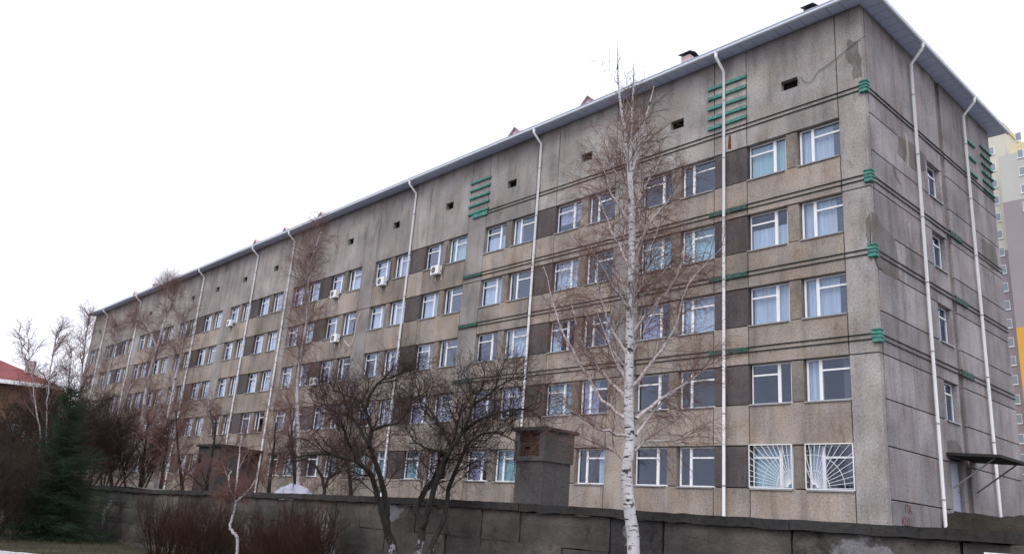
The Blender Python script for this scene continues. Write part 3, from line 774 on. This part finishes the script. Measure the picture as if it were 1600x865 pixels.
# ------------------------------------------------------------------ red-roofed house, far left
def house():
    MT['plaster'] = paint('brown_plaster', (.20, .12, .085), .9, .1, .15, sc_=.5); MT['redroof'] = paint('red_roof', (.20, .055, .055), .7, .3, .2, sc_=.7)
    D = 72.0
    ec = CAM+ray(98, 604)*(D/np.dot(ray(98, 604), FH))           # right eave corner
    ez = ec[2]; w = 30.0
    o = empty('red_roofed_house', (ec[0], ec[1], 0), math.atan2(RH[1], RH[0])+.42); tag(o, 'brown house with a red hipped roof beyond the thicket', 'house')
    MB().box(-w+.8, -.8, .8, 11.2, 0, ez).build('wall', MT['plaster'], o)
    zr = ez+3.0
    m = MB(); m.v = [(-w, 0, ez), (0, 0, ez), (0, 12, ez), (-w, 12, ez), (-w+6, 6, zr), (-8, 6, zr)]
    m.f = [(0, 1, 5, 4), (1, 2, 5), (2, 3, 4, 5), (3, 0, 4), (3, 2, 1, 0)]; m.mi = [0]*5; rf = m.build('roof', MT['redroof'], o)
    MB().box(-3.4, -2.7, 2.2, 2.9, ez+.6, ez+2.2).build('chimney', MT['brickpink'], rf)
    MB().box(-w-.1, .1, -.12, -.005, ez-.3, ez+.04).build('fascia', MT['pvc'], o)
    for i in range(6):
        for z in (1.5, 4.8):
            f = MB().box(0, 1.4, -.05, -.002, 0, 1.6).build('window', MT['pvc'], o, (-3.5-4.2*i, .8, z)); MB().box(.1, 1.3, -.065, -.051, .1, 1.5).build('pane', MT['glassd'], f)
house()

# ------------------------------------------------------------------ trees
def tubes_mesh(name, polys, mat, sides_fn):
    """polys: list of (pts Nx3, radii N). grouped and vectorised"""
    groups = {}
    for p, r in polys: groups.setdefault((len(p), sides_fn(r[0])), []).append((p, r))
    V, Fq, base = [], [], 0
    for (n, s), lst in groups.items():
        P = np.array([a for a, _ in lst]); R = np.array([b for _, b in lst]); k = len(lst)
        D = np.empty_like(P); D[:, 1:-1] = P[:, 2:]-P[:, :-2]; D[:, 0] = P[:, 1]-P[:, 0]; D[:, -1] = P[:, -1]-P[:, -2]
        D /= np.linalg.norm(D, axis=2, keepdims=True)+1e-9
        ref = np.where(np.abs(D[:, :1, 2:3]) > .9, np.array([0, 1., 0]), np.array([0, 0, 1.]))
        X = np.cross(D, np.broadcast_to(ref, D.shape)); X /= np.linalg.norm(X, axis=2, keepdims=True)+1e-9; Y = np.cross(D, X)
        a = 2*np.pi*np.arange(s)/s
        ring = P[:, :, None, :]+R[:, :, None, None]*(np.cos(a)[None, None, :, None]*X[:, :, None, :]+np.sin(a)[None, None, :, None]*Y[:, :, None, :])
        V.append(ring.reshape(-1, 3))
        i = np.arange(n-1)[:, None]; j = np.arange(s)[None, :]; j2 = (j+1) % s
        f = np.stack(np.broadcast_arrays(i*s+j, i*s+j2, (i+1)*s+j2, (i+1)*s+j), -1).reshape(-1, 4)
        Fq.append((f[None]+(np.arange(k)*n*s)[:, None, None]+base).reshape(-1, 4)); base += k*n*s
    V = np.concatenate(V); Fq = np.concatenate(Fq)
    me = bpy.data.meshes.new(name); me.vertices.add(len(V)); me.vertices.foreach_set('co', V.ravel().astype(np.float32))
    me.loops.add(Fq.size); me.loops.foreach_set('vertex_index', Fq.ravel().astype(np.int32))
    me.polygons.add(len(Fq)); me.polygons.foreach_set('loop_start', (np.arange(len(Fq))*4).astype(np.int32))
    me.polygons.foreach_set('use_smooth', np.ones(len(Fq), bool)); me.materials.append(mat); me.update(calc_edges=True); return me
def nrm(v): return v/(np.linalg.norm(v)+1e-9)
def smooth_path(pts, per=4):
    pts = [np.array(p, float) for p in pts]; P = [2*pts[0]-pts[1]]+pts+[2*pts[-1]-pts[-2]]; out = []
    for i in range(1, len(P)-2):
        for k in range(per):
            t = k/per; a, b, c, d = P[i-1], P[i], P[i+1], P[i+2]
            out.append(.5*((2*b)+(-a+c)*t+(2*a-5*b+4*c-d)*t*t+(-a+3*b-3*c+d)*t**3))
    out.append(pts[-1]); return np.array(out)
class Tree:
    def __init__(s, seed): s.r = np.random.default_rng(seed); s.wood = []; s.limb = []; s.twig = []
    def stem(s, pts, r0, r1, per=4, jit=.0, pw=1.0):
        p = smooth_path(pts, per); n = len(p)
        if jit: p[1:] += s.r.normal(0, jit, (n-1, 3))
        t = np.linspace(0, 1, n)**pw; rad = r0+(r1-r0)*t
        s.wood.append((p, rad)); return p, rad
    def grow(s, p, d, L, r, lev, cfg):
        c = cfg[lev]; n = c['seg']; pts = [np.array(p)]; d = nrm(d)
        for i in range(n):
            d = nrm(d+s.r.normal(0, c['wand'], 3)+np.array([0, 0, c['trop']*((i+1)/n if c.get('late') else 1)]))
            pts.append(pts[-1]+d*L/n)
        pts = np.array(pts); rad = np.linspace(r, max(r*c.get('tip', .4), .0016), n+1)
        (s.limb if c['kind'] == 'limb' else s.twig if c['kind'] == 'twig' else s.wood).append((pts, rad))
        if lev+1 < len(cfg): s.spawn(pts, rad, lev+1, cfg, L)
        return pts
    def spawn(s, pts, rad, lev, cfg, L, n=None, t0=None, t1=1.0, side=None):
        c = cfg[lev]; n = c['n'] if n is None else n; t0 = c.get('t0', .25) if t0 is None else t0
        if isinstance(n, float): n = int(n*L+.5)
        N_ = len(pts)-1
        for k in range(n):
            t = t0+(t1-t0)*(k+s.r.random())/n; i = min(int(t*N_), N_-1); f = t*N_-i
            p = pts[i]*(1-f)+pts[i+1]*f; d = nrm(pts[i+1]-pts[i]); q = s.r.normal(0, 1, 3); q = nrm(q-d*np.dot(q, d))
            if c.get('flat'): q[2] *= c['flat']; q = nrm(q)
            a = c['ang']*(1+s.r.normal(0, .2)); dd = d*math.cos(a)+q*math.sin(a)
            l = c['len']*(1-c.get('taper', .5)*t)*s.r.uniform(.6, 1.25)
            r = min(c['rad']*s.r.uniform(.75, 1.2), (rad[i]*.8))
            s.grow(p, dd, l, r, lev, cfg)
    def build(s, name, label, cat, base, wood, limb, twig, group=None, sides=8):
        b = np.array(base, float); o = empty(name, tuple(b)); tag(o, label, cat, group)
        sh = lambda L_: [(p-b, r) for p, r in L_]
        big = lambda r: sides if r > .03 else 5 if r > .012 else 3
        put('trunk', tubes_mesh('trunk', sh(s.wood), wood, big), o)
        if 0 < len(s.limb) < 30:
            for pr in sh(s.limb): put('limb', tubes_mesh('limb', [pr], limb, big), o)
        elif s.limb: put('limbs', tubes_mesh('limbs', sh(s.limb), limb, big), o)
        if s.twig: put('crown', tubes_mesh('crown', sh(s.twig), twig, lambda r: 3), o)
        return o
def pxpath(pix, base, offs=0.0):
    n = len(pix); return [on_plane(x, y, base, offs*(i/max(1, n-1))) for i, (x, y) in enumerate(pix)]

# --- the big birch in front of the wall
bp = on_y(990, 862, WY-1.3); base = np.array([bp[0]+.04, WY-1.3, GZ]); m2 = depth(bp)/F_PX
T = Tree(3)
trunk, tr = T.stem([base+[0, 0, -.1]]+pxpath([(990, 862), (984, 800), (979, 740), (984, 690), (982, 640), (983, 560), (985, 480), (988, 400), (987, 330), (985, 290), (983, 262)], base), 10.5*m2, 4.6*m2, 4)
UPC = [dict(), dict(kind='limb', seg=7, wand=.07, trop=.05, ang=.62, len=1.5, rad=.017, taper=.45, n=0),
       dict(kind='twig', seg=5, wand=.14, trop=-.03, ang=.75, len=.95, rad=.0058, n=10, t0=.2, taper=.3, tip=.35),
       dict(kind='twig', seg=4, wand=.18, trop=-.10, ang=.7, len=.42, rad=.0034, n=6, t0=.15, taper=.3, tip=.5),
       dict(kind='twig', seg=2, wand=.2, trop=-.14, ang=.7, len=.16, rad=.0022, n=2, t0=.3, taper=.3, tip=.6)]
limbs = [[(983, 680), (942, 672), (905, 650), (879, 628)], [(979, 654), (942, 624), (894, 546), (868, 487), (850, 417)], [(979, 624), (946, 587), (909, 535), (894, 476)],
         [(981, 560), (955, 510), (935, 450), (930, 400)], [(994, 654), (1042, 617), (1086, 587), (1127, 561)], [(990, 602), (1027, 557), (1057, 506), (1075, 447), (1127, 387)],
         [(994, 680), (1020, 643), (1057, 609), (1079, 590)], [(986, 484), (1027, 435), (1053, 402)], [(979, 480), (942, 421), (923, 387)], [(990, 455), (1010, 420), (1020, 400)],
         [(988, 520), (1030, 470), (1060, 425), (1070, 380)], [(982, 600), (965, 560), (958, 500)], [(985, 420), (960, 370), (945, 330), (930, 300)], [(987, 400), (1015, 350), (1045, 310), (1060, 280)],
         [(986, 350), (955, 300), (940, 255)], [(987, 340), (1010, 290), (1035, 240)], [(983, 710), (1010, 690), (1060, 690), (1090, 668)], [(980, 720), (950, 700), (930, 705)]]
lim_cfg = [dict(kind='limb')]+UPC[2:]
for k, L_ in enumerate(limbs):
    off = T.r.uniform(-1.1, 1.1); p = smooth_path(pxpath(L_, base, off), 4); p[1:] += T.r.normal(0, .012, (len(p)-1, 3))
    ln = float(np.linalg.norm(p[-1]-p[0])); r0 = .014+.009*min(ln, 2.2); rad = np.linspace(r0, .005, len(p)); T.limb.append((p, rad))
    T.spawn(p, rad, 1, lim_cfg, ln, n=int(11*ln+6), t0=.12)
T.spawn(trunk, tr, 1, UPC, 9, n=20, t0=.42, t1=.97)
for L_, r0 in (([(983, 266), (980, 230), (972, 180), (966, 130), (965, 90), (964, 66)], 3.6), ([(984, 268), (986, 220), (988, 170), (990, 120), (990, 96)], 3.3), ([(986, 275), (996, 235), (1010, 180), (1022, 135)], 3.2)):
    p, r = T.stem(pxpath(L_, base, T.r.uniform(-.4, .4)), r0*m2, .6*m2, 4)
    T.spawn(p, r, 1, [None, dict(kind='limb', seg=5, wand=.08, trop=.06, ang=.5, len=.85, rad=.008, taper=.75, n=0), dict(UPC[2], n=6, len=.6), dict(UPC[3], n=5, len=.3)], 2, n=7, t0=.0, t1=.6)
T.build('birch_tree', 'tall white-barked birch standing in front of the retaining wall', 'tree', base, MT['birch'], MT['limb'], MT['twig'], sides=12)

# --- two dark fruit trees in front of the wall
FC = [dict(), dict(kind='limb', seg=6, wand=.22, trop=.05, ang=.8, len=1.25, rad=.014, taper=.4, n=0),
      dict(kind='twig', seg=5, wand=.22, trop=.05, ang=.85, len=.8, rad=.0065, n=10, t0=.15, taper=.3),
      dict(kind='twig', seg=4, wand=.25, trop=.04, ang=.85, len=.4, rad=.0042, n=5, t0=.15, taper=.3),
      dict(kind='twig', seg=2, wand=.2, trop=.02, ang=.8, len=.15, rad=.003, n=2, t0=.2, taper=.3, tip=.6)]
def fruit(pix_stems, seed, label, Y, nl, wood='limed', cfg=FC, group='dark fruit trees in front of the wall'):
    f0 = pix_stems[0][0][0]; bp = on_y(*f0, Y); base = np.array([bp[0], Y, yard_z(bp[0], Y) if Y > WY else GZ]); T = Tree(seed); mm = depth(bp)/F_PX
    for L_, r0, r1, off in pix_stems:
        pts = pxpath(L_, base, off)
        if L_[0] == f0 or L_[0][1] > 850: pts = [np.array([pts[0][0], pts[0][1], base[2]-.1])]+pts
        p, r = T.stem(pts, r0*mm*.66, r1*mm*.6, 4, .012)
        ln = float(np.linalg.norm(p[-1]-p[0])); T.spawn(p, r, 1, cfg, ln, n=max(2, int(nl*ln)), t0=.38)
    return T.build('fruit_tree', label, 'tree', base, MT[wood], MT['apple'], MT['twigd'], group)
fruit([([(613, 861), (604, 825), (598, 800), (590, 774), (580, 743), (560, 723), (534, 713), (504, 708), (463, 713)], 11, 2, -.5),
       ([(604, 822), (603, 798), (600, 771), (588, 725), (577, 697), (580, 669), (570, 636), (552, 621), (520, 610)], 9, 2, .6),
       ([(577, 697), (560, 664), (537, 646), (501, 636)], 5, 1.6, 1.0), ([(571, 640), (582, 608), (605, 590), (628, 583)], 4, 1.5, -.6),
       ([(581, 672), (600, 664), (625, 660), (640, 640)], 4, 1.4, .5), ([(560, 723), (545, 690), (535, 660)], 5, 1.5, -1.0)], 5,
      'dark fruit tree with a single leaning trunk and long low limbs', WY-1.2, 4.8)
fruit([([(655, 862), (659, 821), (651, 793), (666, 765), (687, 733), (705, 701), (715, 659), (722, 630)], 11, 2, .5),
       ([(660, 822), (667, 800), (680, 761), (694, 719), (726, 669), (740, 630), (752, 606)], 9, 2, -.4),
       ([(673, 862), (694, 807), (705, 750), (722, 712), (735, 690), (770, 675), (810, 690)], 8, 1.6, .8),
       ([(707, 700), (690, 670), (672, 640), (650, 620)], 5, 1.4, .6), ([(726, 669), (760, 650), (800, 640), (835, 640)], 5, 1.4, -.7), ([(700, 712), (670, 700), (640, 690)], 4, 1.4, -.8),
       ([(740, 632), (770, 610), (800, 590)], 4, 1.3, .5)], 9,
      'dark fruit tree with forked limewashed trunks beside the concrete shaft', WY-1.25, 4.8)
# small fruit tree in the yard behind the coping
fruit([([(507, 768), (513, 748), (530, 735), (545, 715), (560, 700)], 5, 1.5, .4), ([(507, 764), (502, 742), (490, 725), (470, 715)], 4.5, 1.3, -.4), ([(513, 748), (516, 725), (520, 700)], 4, 1.3, .3)], 21,
      'small bare fruit tree in the yard showing above the coping', -13.5, 3.5, 'apple')

# --- crooked birch sapling in front of the wall
def slender(pix, seed, label, Y, w0, w1, limbs=(), nl=6, llen=1.0, name='birch_tree', wood='birch2', cfg=None, group=None, t0=.35, limbm='limb2', dens=1.0, ztop=None):
    bp = on_y(*pix[0], Y); base = np.array([bp[0], Y, yard_z(bp[0], Y) if Y > WY else GZ]); T = Tree(seed); mm = depth(bp)/F_PX
    p, r = T.stem([np.array([bp[0], Y, base[2]-.1])]+pxpath(pix, base), w0*mm/2, w1*mm/2, 4, .01)
    sc_ = llen
    cfg = cfg or [dict(), dict(kind='limb', seg=5, wand=.10, trop=.05, ang=.6, len=1.3*sc_, rad=.016, taper=.5, n=0),
        dict(kind='twig', seg=4, wand=.16, trop=-.04, ang=.75, len=.8*sc_, rad=.0085, n=int(12*dens), t0=.15, taper=.3),
        dict(kind='twig', seg=3, wand=.2, trop=-.08, ang=.75, len=.45*sc_, rad=.0062, n=int(8*dens), t0=.1, taper=.3)]
    T.spawn(p, r, 1, cfg, 5, n=nl, t0=t0)
    for L_, a, b, off in limbs:
        q, rr_ = T.stem(pxpath(L_, base, off), a*mm/2, b*mm/2, 4, .008); T.spawn(q, rr_, 1, cfg, 2, n=max(2, nl//3), t0=.3)
    return T.build(name, label, 'tree', base, MT[wood], MT[limbm], MT['twig'], group)
slender([(370, 862), (371, 838), (363, 830), (360, 818), (367, 795), (367, 782)], 31, 'crooked thin birch sapling forking in front of the wall', WY-1.6, 6, 3.2,
        limbs=[([(367, 783), (371, 745), (374, 710), (377, 680)], 4, 1.5, .2), ([(367, 784), (384, 770), (398, 752), (403, 735)], 4, 1.5, -.3), ([(367, 778), (359, 762), (358, 745), (362, 735)], 3, 1.2, .3)], nl=7, llen=.7, wood='birch2', t0=.8)
# --- birches standing in the yard
slender([(466, 766), (466, 690), (464, 612), (472, 545), (479, 503), (481, 450), (484, 416), (502, 362)], 41, 'slim birch in the yard reaching above the fifth-floor windows', -9.0, 8, 2, nl=44, llen=1.75, t0=.25)
slender([(201, 766), (206, 725), (222, 662), (229, 611), (238, 570), (245, 546), (255, 509), (266, 478), (274, 462)], 42, 'tall birch in the yard with an arched side limb near its top', -8.5, 11, 2.5,
        limbs=[([(245, 546), (238, 525), (228, 508), (220, 500)], 4, 1.5, .4), ([(222, 675), (250, 662), (280, 640), (302, 621)], 4, 1.5, -1), ([(262, 490), (262, 460), (263, 445)], 3, 1, .5)], nl=34, llen=1.6, t0=.2)
slender([(242, 766), (252, 700), (265, 636), (278, 573), (285, 540), (290, 490)], 43, 'thin leaning birch in the yard beside a downpipe', -9.5, 7, 2, nl=30, llen=1.6, t0=.2)
slender([(140, 768), (154, 655), (167, 591), (180, 538), (184, 515)], 44, 'thin pale birch in the yard close to the spruce', -8.0, 6, 2, limbs=[([(147, 690), (175, 668), (209, 655)], 3, 1.2, .5)], nl=30, llen=1.8, t0=.2)
slender([(160, 768), (170, 700), (190, 640), (205, 600)], 45, 'low twiggy birch in the yard behind the arched birch', -5.0, 6, 2, nl=32, llen=2.1, t0=.15)
# --- darker bare trees filling the yard left of the hut
DARK = [dict(), dict(kind='limb', seg=5, wand=.15, trop=.06, ang=.8, len=2.4, rad=.026, taper=.4, n=0),
        dict(kind='twig', seg=4, wand=.18, trop=.02, ang=.8, len=1.1, rad=.012, n=11, t0=.15, taper=.3),
        dict(kind='twig', seg=3, wand=.2, trop=.0, ang=.8, len=.5, rad=.008, n=7, t0=.1, taper=.3),
        dict(kind='twig', seg=2, wand=.2, trop=.0, ang=.8, len=.24, rad=.005, n=3, t0=.1, taper=.3)]
for i, (px, Y, top, lean, lab) in enumerate(((322, -11, 655, 12, 'dark bare tree in the yard just left of the concrete hut'), (285, -7, 640, -8, 'dark bare tree in the yard between hut and leaning birch'),
        (218, -12, 640, 10, 'dark many-limbed tree in the yard behind the wall coping'), (175, -10, 650, -6, 'dark bare tree in the yard near the spruce tip'), (420, -6, 660, 8, 'dark bare tree in the yard beside the brown entrance'),
        (462, -4, 640, -6, 'dark bare tree close to the facade behind the snow heap'), (250, -13, 668, 10, 'dark bare tree right behind the coping at the leaning birch'), (548, -9, 660, -8, 'dark bare tree in the yard behind the leaning fruit tree'))):
    slender([(px, 768), (px+lean*.4, 735), (px+lean, (735+top)/2), (px+lean*1.3, top)], 60+i, lab, Y, 8, 2, nl=10 if i < 4 else 8, llen=1, name='bare_tree', wood='apple', cfg=DARK, t0=.15, limbm='apple', group='dark bare trees in the yard')

# --- spruce
def spruce():
    Y = WY-2.2; bt = on_y(88, 848, Y); base = np.array([bt[0], Y, GZ]); top = on_plane(112, 604, base); H = top[2]-GZ; T = Tree(8); r = T.r
    T.stem([base, base+(top-base)*.5, top], .11, .012, 5)
    o = empty('spruce_tree', tuple(base)); tag(o, 'dense dark green spruce in front of the retaining wall', 'tree')
    need = []; z = .25; tv = top-base
    while z < H-.05:
        f = z/H; R = (2.7*(1-f)**.9+.14)*r.uniform(.85, 1.12); nb = int(5+11*(1-f))
        for k in range(nb):
            a = r.uniform(0, 2*math.pi); L = R*r.uniform(.6, 1.15); d = np.array([math.cos(a), math.sin(a), .25-.55*(1-f)])
            p0 = base+tv*f; pts = [p0]
            for i in range(6): d = nrm(d+np.array([0, 0, .05])+r.normal(0, .05, 3)); pts.append(pts[-1]+d*L/6)
            pts = np.array(pts); T.twig.append((pts, np.linspace(.012, .003, 7)))
            side = nrm(np.cross(d, [0, 0, 1]))
            for i in range(1, 7):
                for sgn in (-1, 1, -1, 1):
                    q = pts[i-1]+(pts[i]-pts[i-1])*r.random(); dl = nrm(d*.75+side*sgn*.8+np.array([0, 0, -.35])+r.normal(0, .15, 3)); l2 = L*.30*(1.15-i/8)*r.uniform(.6, 1.2)+.05
                    need.append((q, dl, l2))
            need.append((pts[-2], d, .16))
        z += .115
    V, Fc = [], []
    for q, d, l in need:
        s1 = nrm(np.cross(d, [0, 0, 1.])); u = np.cross(s1, d); n = max(6, int(l/.016))
        t = r.random(n); ang = r.uniform(0, 2*math.pi, n); c = q+d*(l*t)[:, None]
        dirs = d*.75+np.cos(ang)[:, None]*s1*.75+np.sin(ang)[:, None]*u*.75; tip = c+dirs*.036; wv = np.cross(dirs, r.normal(0, 1, (n, 3))); wv /= np.linalg.norm(wv, axis=1, keepdims=True)+1e-9
        V.append(np.stack([c-wv*.0065, c+wv*.0065, tip], 1).reshape(-1, 3))
    V = np.concatenate(V)-base; nf = len(V)//3
    me = bpy.data.meshes.new('crown'); me.vertices.add(len(V)); me.vertices.foreach_set('co', V.ravel().astype(np.float32)); me.loops.add(nf*3); me.loops.foreach_set('vertex_index', np.arange(nf*3, dtype=np.int32))
    me.polygons.add(nf); me.polygons.foreach_set('loop_start', (np.arange(nf)*3).astype(np.int32)); me.materials.append(MT['needle']); me.update(calc_edges=True)
    put('trunk', tubes_mesh('trunk', [(p-base, q) for p, q in T.wood], MT['apple'], lambda x: 8), o)
    put('branches', tubes_mesh('branches', [(p-base, q) for p, q in T.twig], MT['apple'], lambda x: 3), o); put('crown', me, o)
    return nf
NF = spruce()

# --- bushes in front of the wall, and the thicket on the left
def bush_meshes(seed, R, H, n, thick=1.0, twn=5, wand=.1, spread=.55):
    T = Tree(seed); r = T.r
    cfg = [dict(kind='limb', seg=6, wand=wand, trop=.03, n=0, len=H, rad=.010*thick, tip=.3, ang=0),
           dict(kind='twig', seg=4, wand=.16, trop=.05, ang=.55, len=H*.34, rad=.0055*thick, n=twn, t0=.25, taper=.4),
           dict(kind='twig', seg=3, wand=.2, trop=.03, ang=.6, len=H*.16, rad=.0036*thick, n=twn, t0=.2, taper=.3)]
    for i in range(n):
        a = r.uniform(0, 2*math.pi); q = math.sqrt(r.random())*R*.45; s_ = r.uniform(0, spread)
        T.grow(np.array([q*math.cos(a), q*math.sin(a), -.03]), np.array([math.cos(a)*s_, math.sin(a)*s_, 1.]), H*r.uniform(.55, 1.1), .010*thick*r.uniform(.7, 1.2), 0, cfg)
    big = lambda x: 4 if x > .008 else 3
    return [tubes_mesh('stems', T.limb, MT['bush'], big), tubes_mesh('twigs', T.twig, MT['bush'], big)]
def place_bush(meshes, loc, sc_, rz, label, name='bush', group=None):
    o = empty(name, loc, rz); o.scale = (sc_,)*3; tag(o, label, 'bush', group)
    put('stems', meshes[0], o); put('twigs', meshes[1], o); return o
BA = bush_meshes(71, .9, 1.5, 90, 1.0); BB = bush_meshes(72, .7, 1.6, 60, 1.0, wand=.07, spread=.4)
def at_wall(px, Y): p = on_y(px, 800, Y); return (p[0], Y, GZ)
for i, (px, Y, s_, B_, lab) in enumerate(((270, WY-1.0, 1.3, BA, 'dense reddish-brown leafless bush against the wall left of the sapling'), (325, WY-.9, 1.35, BA, 'reddish-brown leafless bush right behind the crooked sapling'),
        (410, WY-.9, 1.1, BA, 'low reddish-brown leafless bush right of the crooked sapling'), (455, WY-1.0, 1.25, BA, 'reddish-brown leafless bush between sapling and fruit tree'), (495, WY-1.1, 1.35, BB, 'upright leafless bush with long reddish shoots beside the leaning fruit tree'))):
    place_bush(B_, at_wall(px, Y), s_, i*1.3, lab, group='leafless bushes along the wall')
def thicket_meshes(seed):
    T = Tree(seed)
    for k in range(5):
        a = T.r.uniform(0, 6.28); b0 = np.array([.5*math.cos(a), .5*math.sin(a), -.05]); d = np.array([math.cos(a)*.35, math.sin(a)*.35, 1])
        cfg = [dict(kind='limb', seg=7, wand=.12, trop=.05, tip=.2)]+[dict(kind='limb', seg=5, wand=.15, trop=.05, ang=.65, len=1.5, rad=.02, n=16, t0=.12, taper=.4),
             dict(kind='twig', seg=4, wand=.18, trop=.0, ang=.8, len=.85, rad=.009, n=10, t0=.1, taper=.3), dict(kind='twig', seg=2, wand=.2, trop=.0, ang=.8, len=.4, rad=.0065, n=5, t0=.1, taper=.3)]
        T.grow(b0, d, T.r.uniform(3.2, 4.6), .05, 0, cfg)
    big = lambda x: 5 if x > .02 else 3
    return [tubes_mesh('stems', T.limb, MT['thicket'], big), tubes_mesh('twigs', T.twig, MT['thicket'], big)]
TH = [thicket_meshes(s) for s in (81, 82, 83)]
k = 0
for px, dist, s_ in ((-15, 31, .8), (25, 34, .9), (60, 36, .9), (95, 38, .85), (-25, 42, 1.15), (25, 43, 1.2), (75, 44, 1.15), (115, 46, 1.05), (0, 54, 1.5), (50, 55, 1.5), (100, 52, 1.3), (-50, 30, .8), (140, 50, 1.05), (175, 52, 1.0), (215, 50, .95), (45, 40, 1.05)):
    dr = ray(px, 745); dr = dr/np.dot(dr[:2], FH[:2]); p = CAM+dr*dist
    z = yard_z(p[0], p[1]) if p[1] > WY+.3 else GZ
    if z == GZ and p[1] > WY-1.2: p[1] = WY+1.2; z = yard_z(p[0], p[1])
    place_bush(TH[k % 3], (p[0], p[1], z), s_, k*1.1, *(('brown leafless thicket shrub left of the spruce below the red roof', 'thicket_shrub', 'brown thicket left of the spruce') if px < 90 else ('brown leafless thicket shrub in the yard between spruce and concrete hut', 'thicket_shrub', 'brown thicket in the yard'))); k += 1
# pale birches rising out of the thicket against the sky
def far_birch(pix, dist, seed, label, nl, w0=5):
    dr = ray(*pix[0]); dr = dr/np.dot(dr[:2], FH[:2]); q = CAM+dr*dist
    T = Tree(seed); base = np.array([q[0], q[1], yard_z(q[0], q[1]) if q[1] > WY else GZ]); mm = dist/F_PX
    cfg = [dict(), dict(kind='limb', seg=5, wand=.1, trop=.08, ang=.55, len=2.2, rad=.024, taper=.55, n=0), dict(kind='twig', seg=4, wand=.15, trop=.02, ang=.65, len=1.1, rad=.012, n=9, t0=.15, taper=.3),
           dict(kind='twig', seg=3, wand=.2, trop=-.02, ang=.7, len=.6, rad=.009, n=6, t0=.1, taper=.3)]
    p, r = T.stem([base]+[on_plane(x, y, base) for x, y in pix], w0*mm/2, 1.2*mm/2, 4, .02); T.spawn(p, r, 1, cfg, 5, n=nl, t0=.3)
    T.build('birch_tree', label, 'tree', base, MT['birch2'], MT['limb2'], MT['twig'])
far_birch([(62, 700), (56, 640), (50, 595), (45, 560), (46, 530)], 45, 91, 'pale thin birch rising before the red roof beside the chimney', 14, 2.6)
far_birch([(72, 700), (73, 640), (77, 590), (84, 545), (88, 520)], 47, 92, 'pale thin birch crossing the end of the red roof', 14, 2.8)
far_birch([(116, 720), (122, 640), (128, 580), (134, 530), (140, 495)], 60, 93, 'fine-twigged birch against the sky at the far end of the building', 30, 5)
far_birch([(100, 720), (103, 640), (108, 590), (112, 545)], 66, 94, 'low fuzzy birch against the sky behind the spruce tip', 22, 4)

# --- dead grass on the verge
m_v, m_f = [], []
for i in range(9000):
    px = rng.uniform(-40, 420); Yv = rng.uniform(WY-5.5, WY-.15); p = on_y(px, 800, Yv); h = rng.uniform(.04, .16); a = rng.uniform(0, 6.28); ln = rng.normal(0, .05, 2); b = len(m_v)
    m_v += [(p[0]-.006*math.cos(a), Yv-.006*math.sin(a), GZ), (p[0]+.006*math.cos(a), Yv+.006*math.sin(a), GZ), (p[0]+ln[0], Yv+ln[1], GZ+h)]; m_f.append((b, b+1, b+2))
me = bpy.data.meshes.new('dead_grass'); me.from_pydata(m_v, [], m_f); me.materials.append(MT['grass'])
tag(put('dead_grass', me), 'sparse dead grass on the verge below the wall', 'grass', kind='stuff')
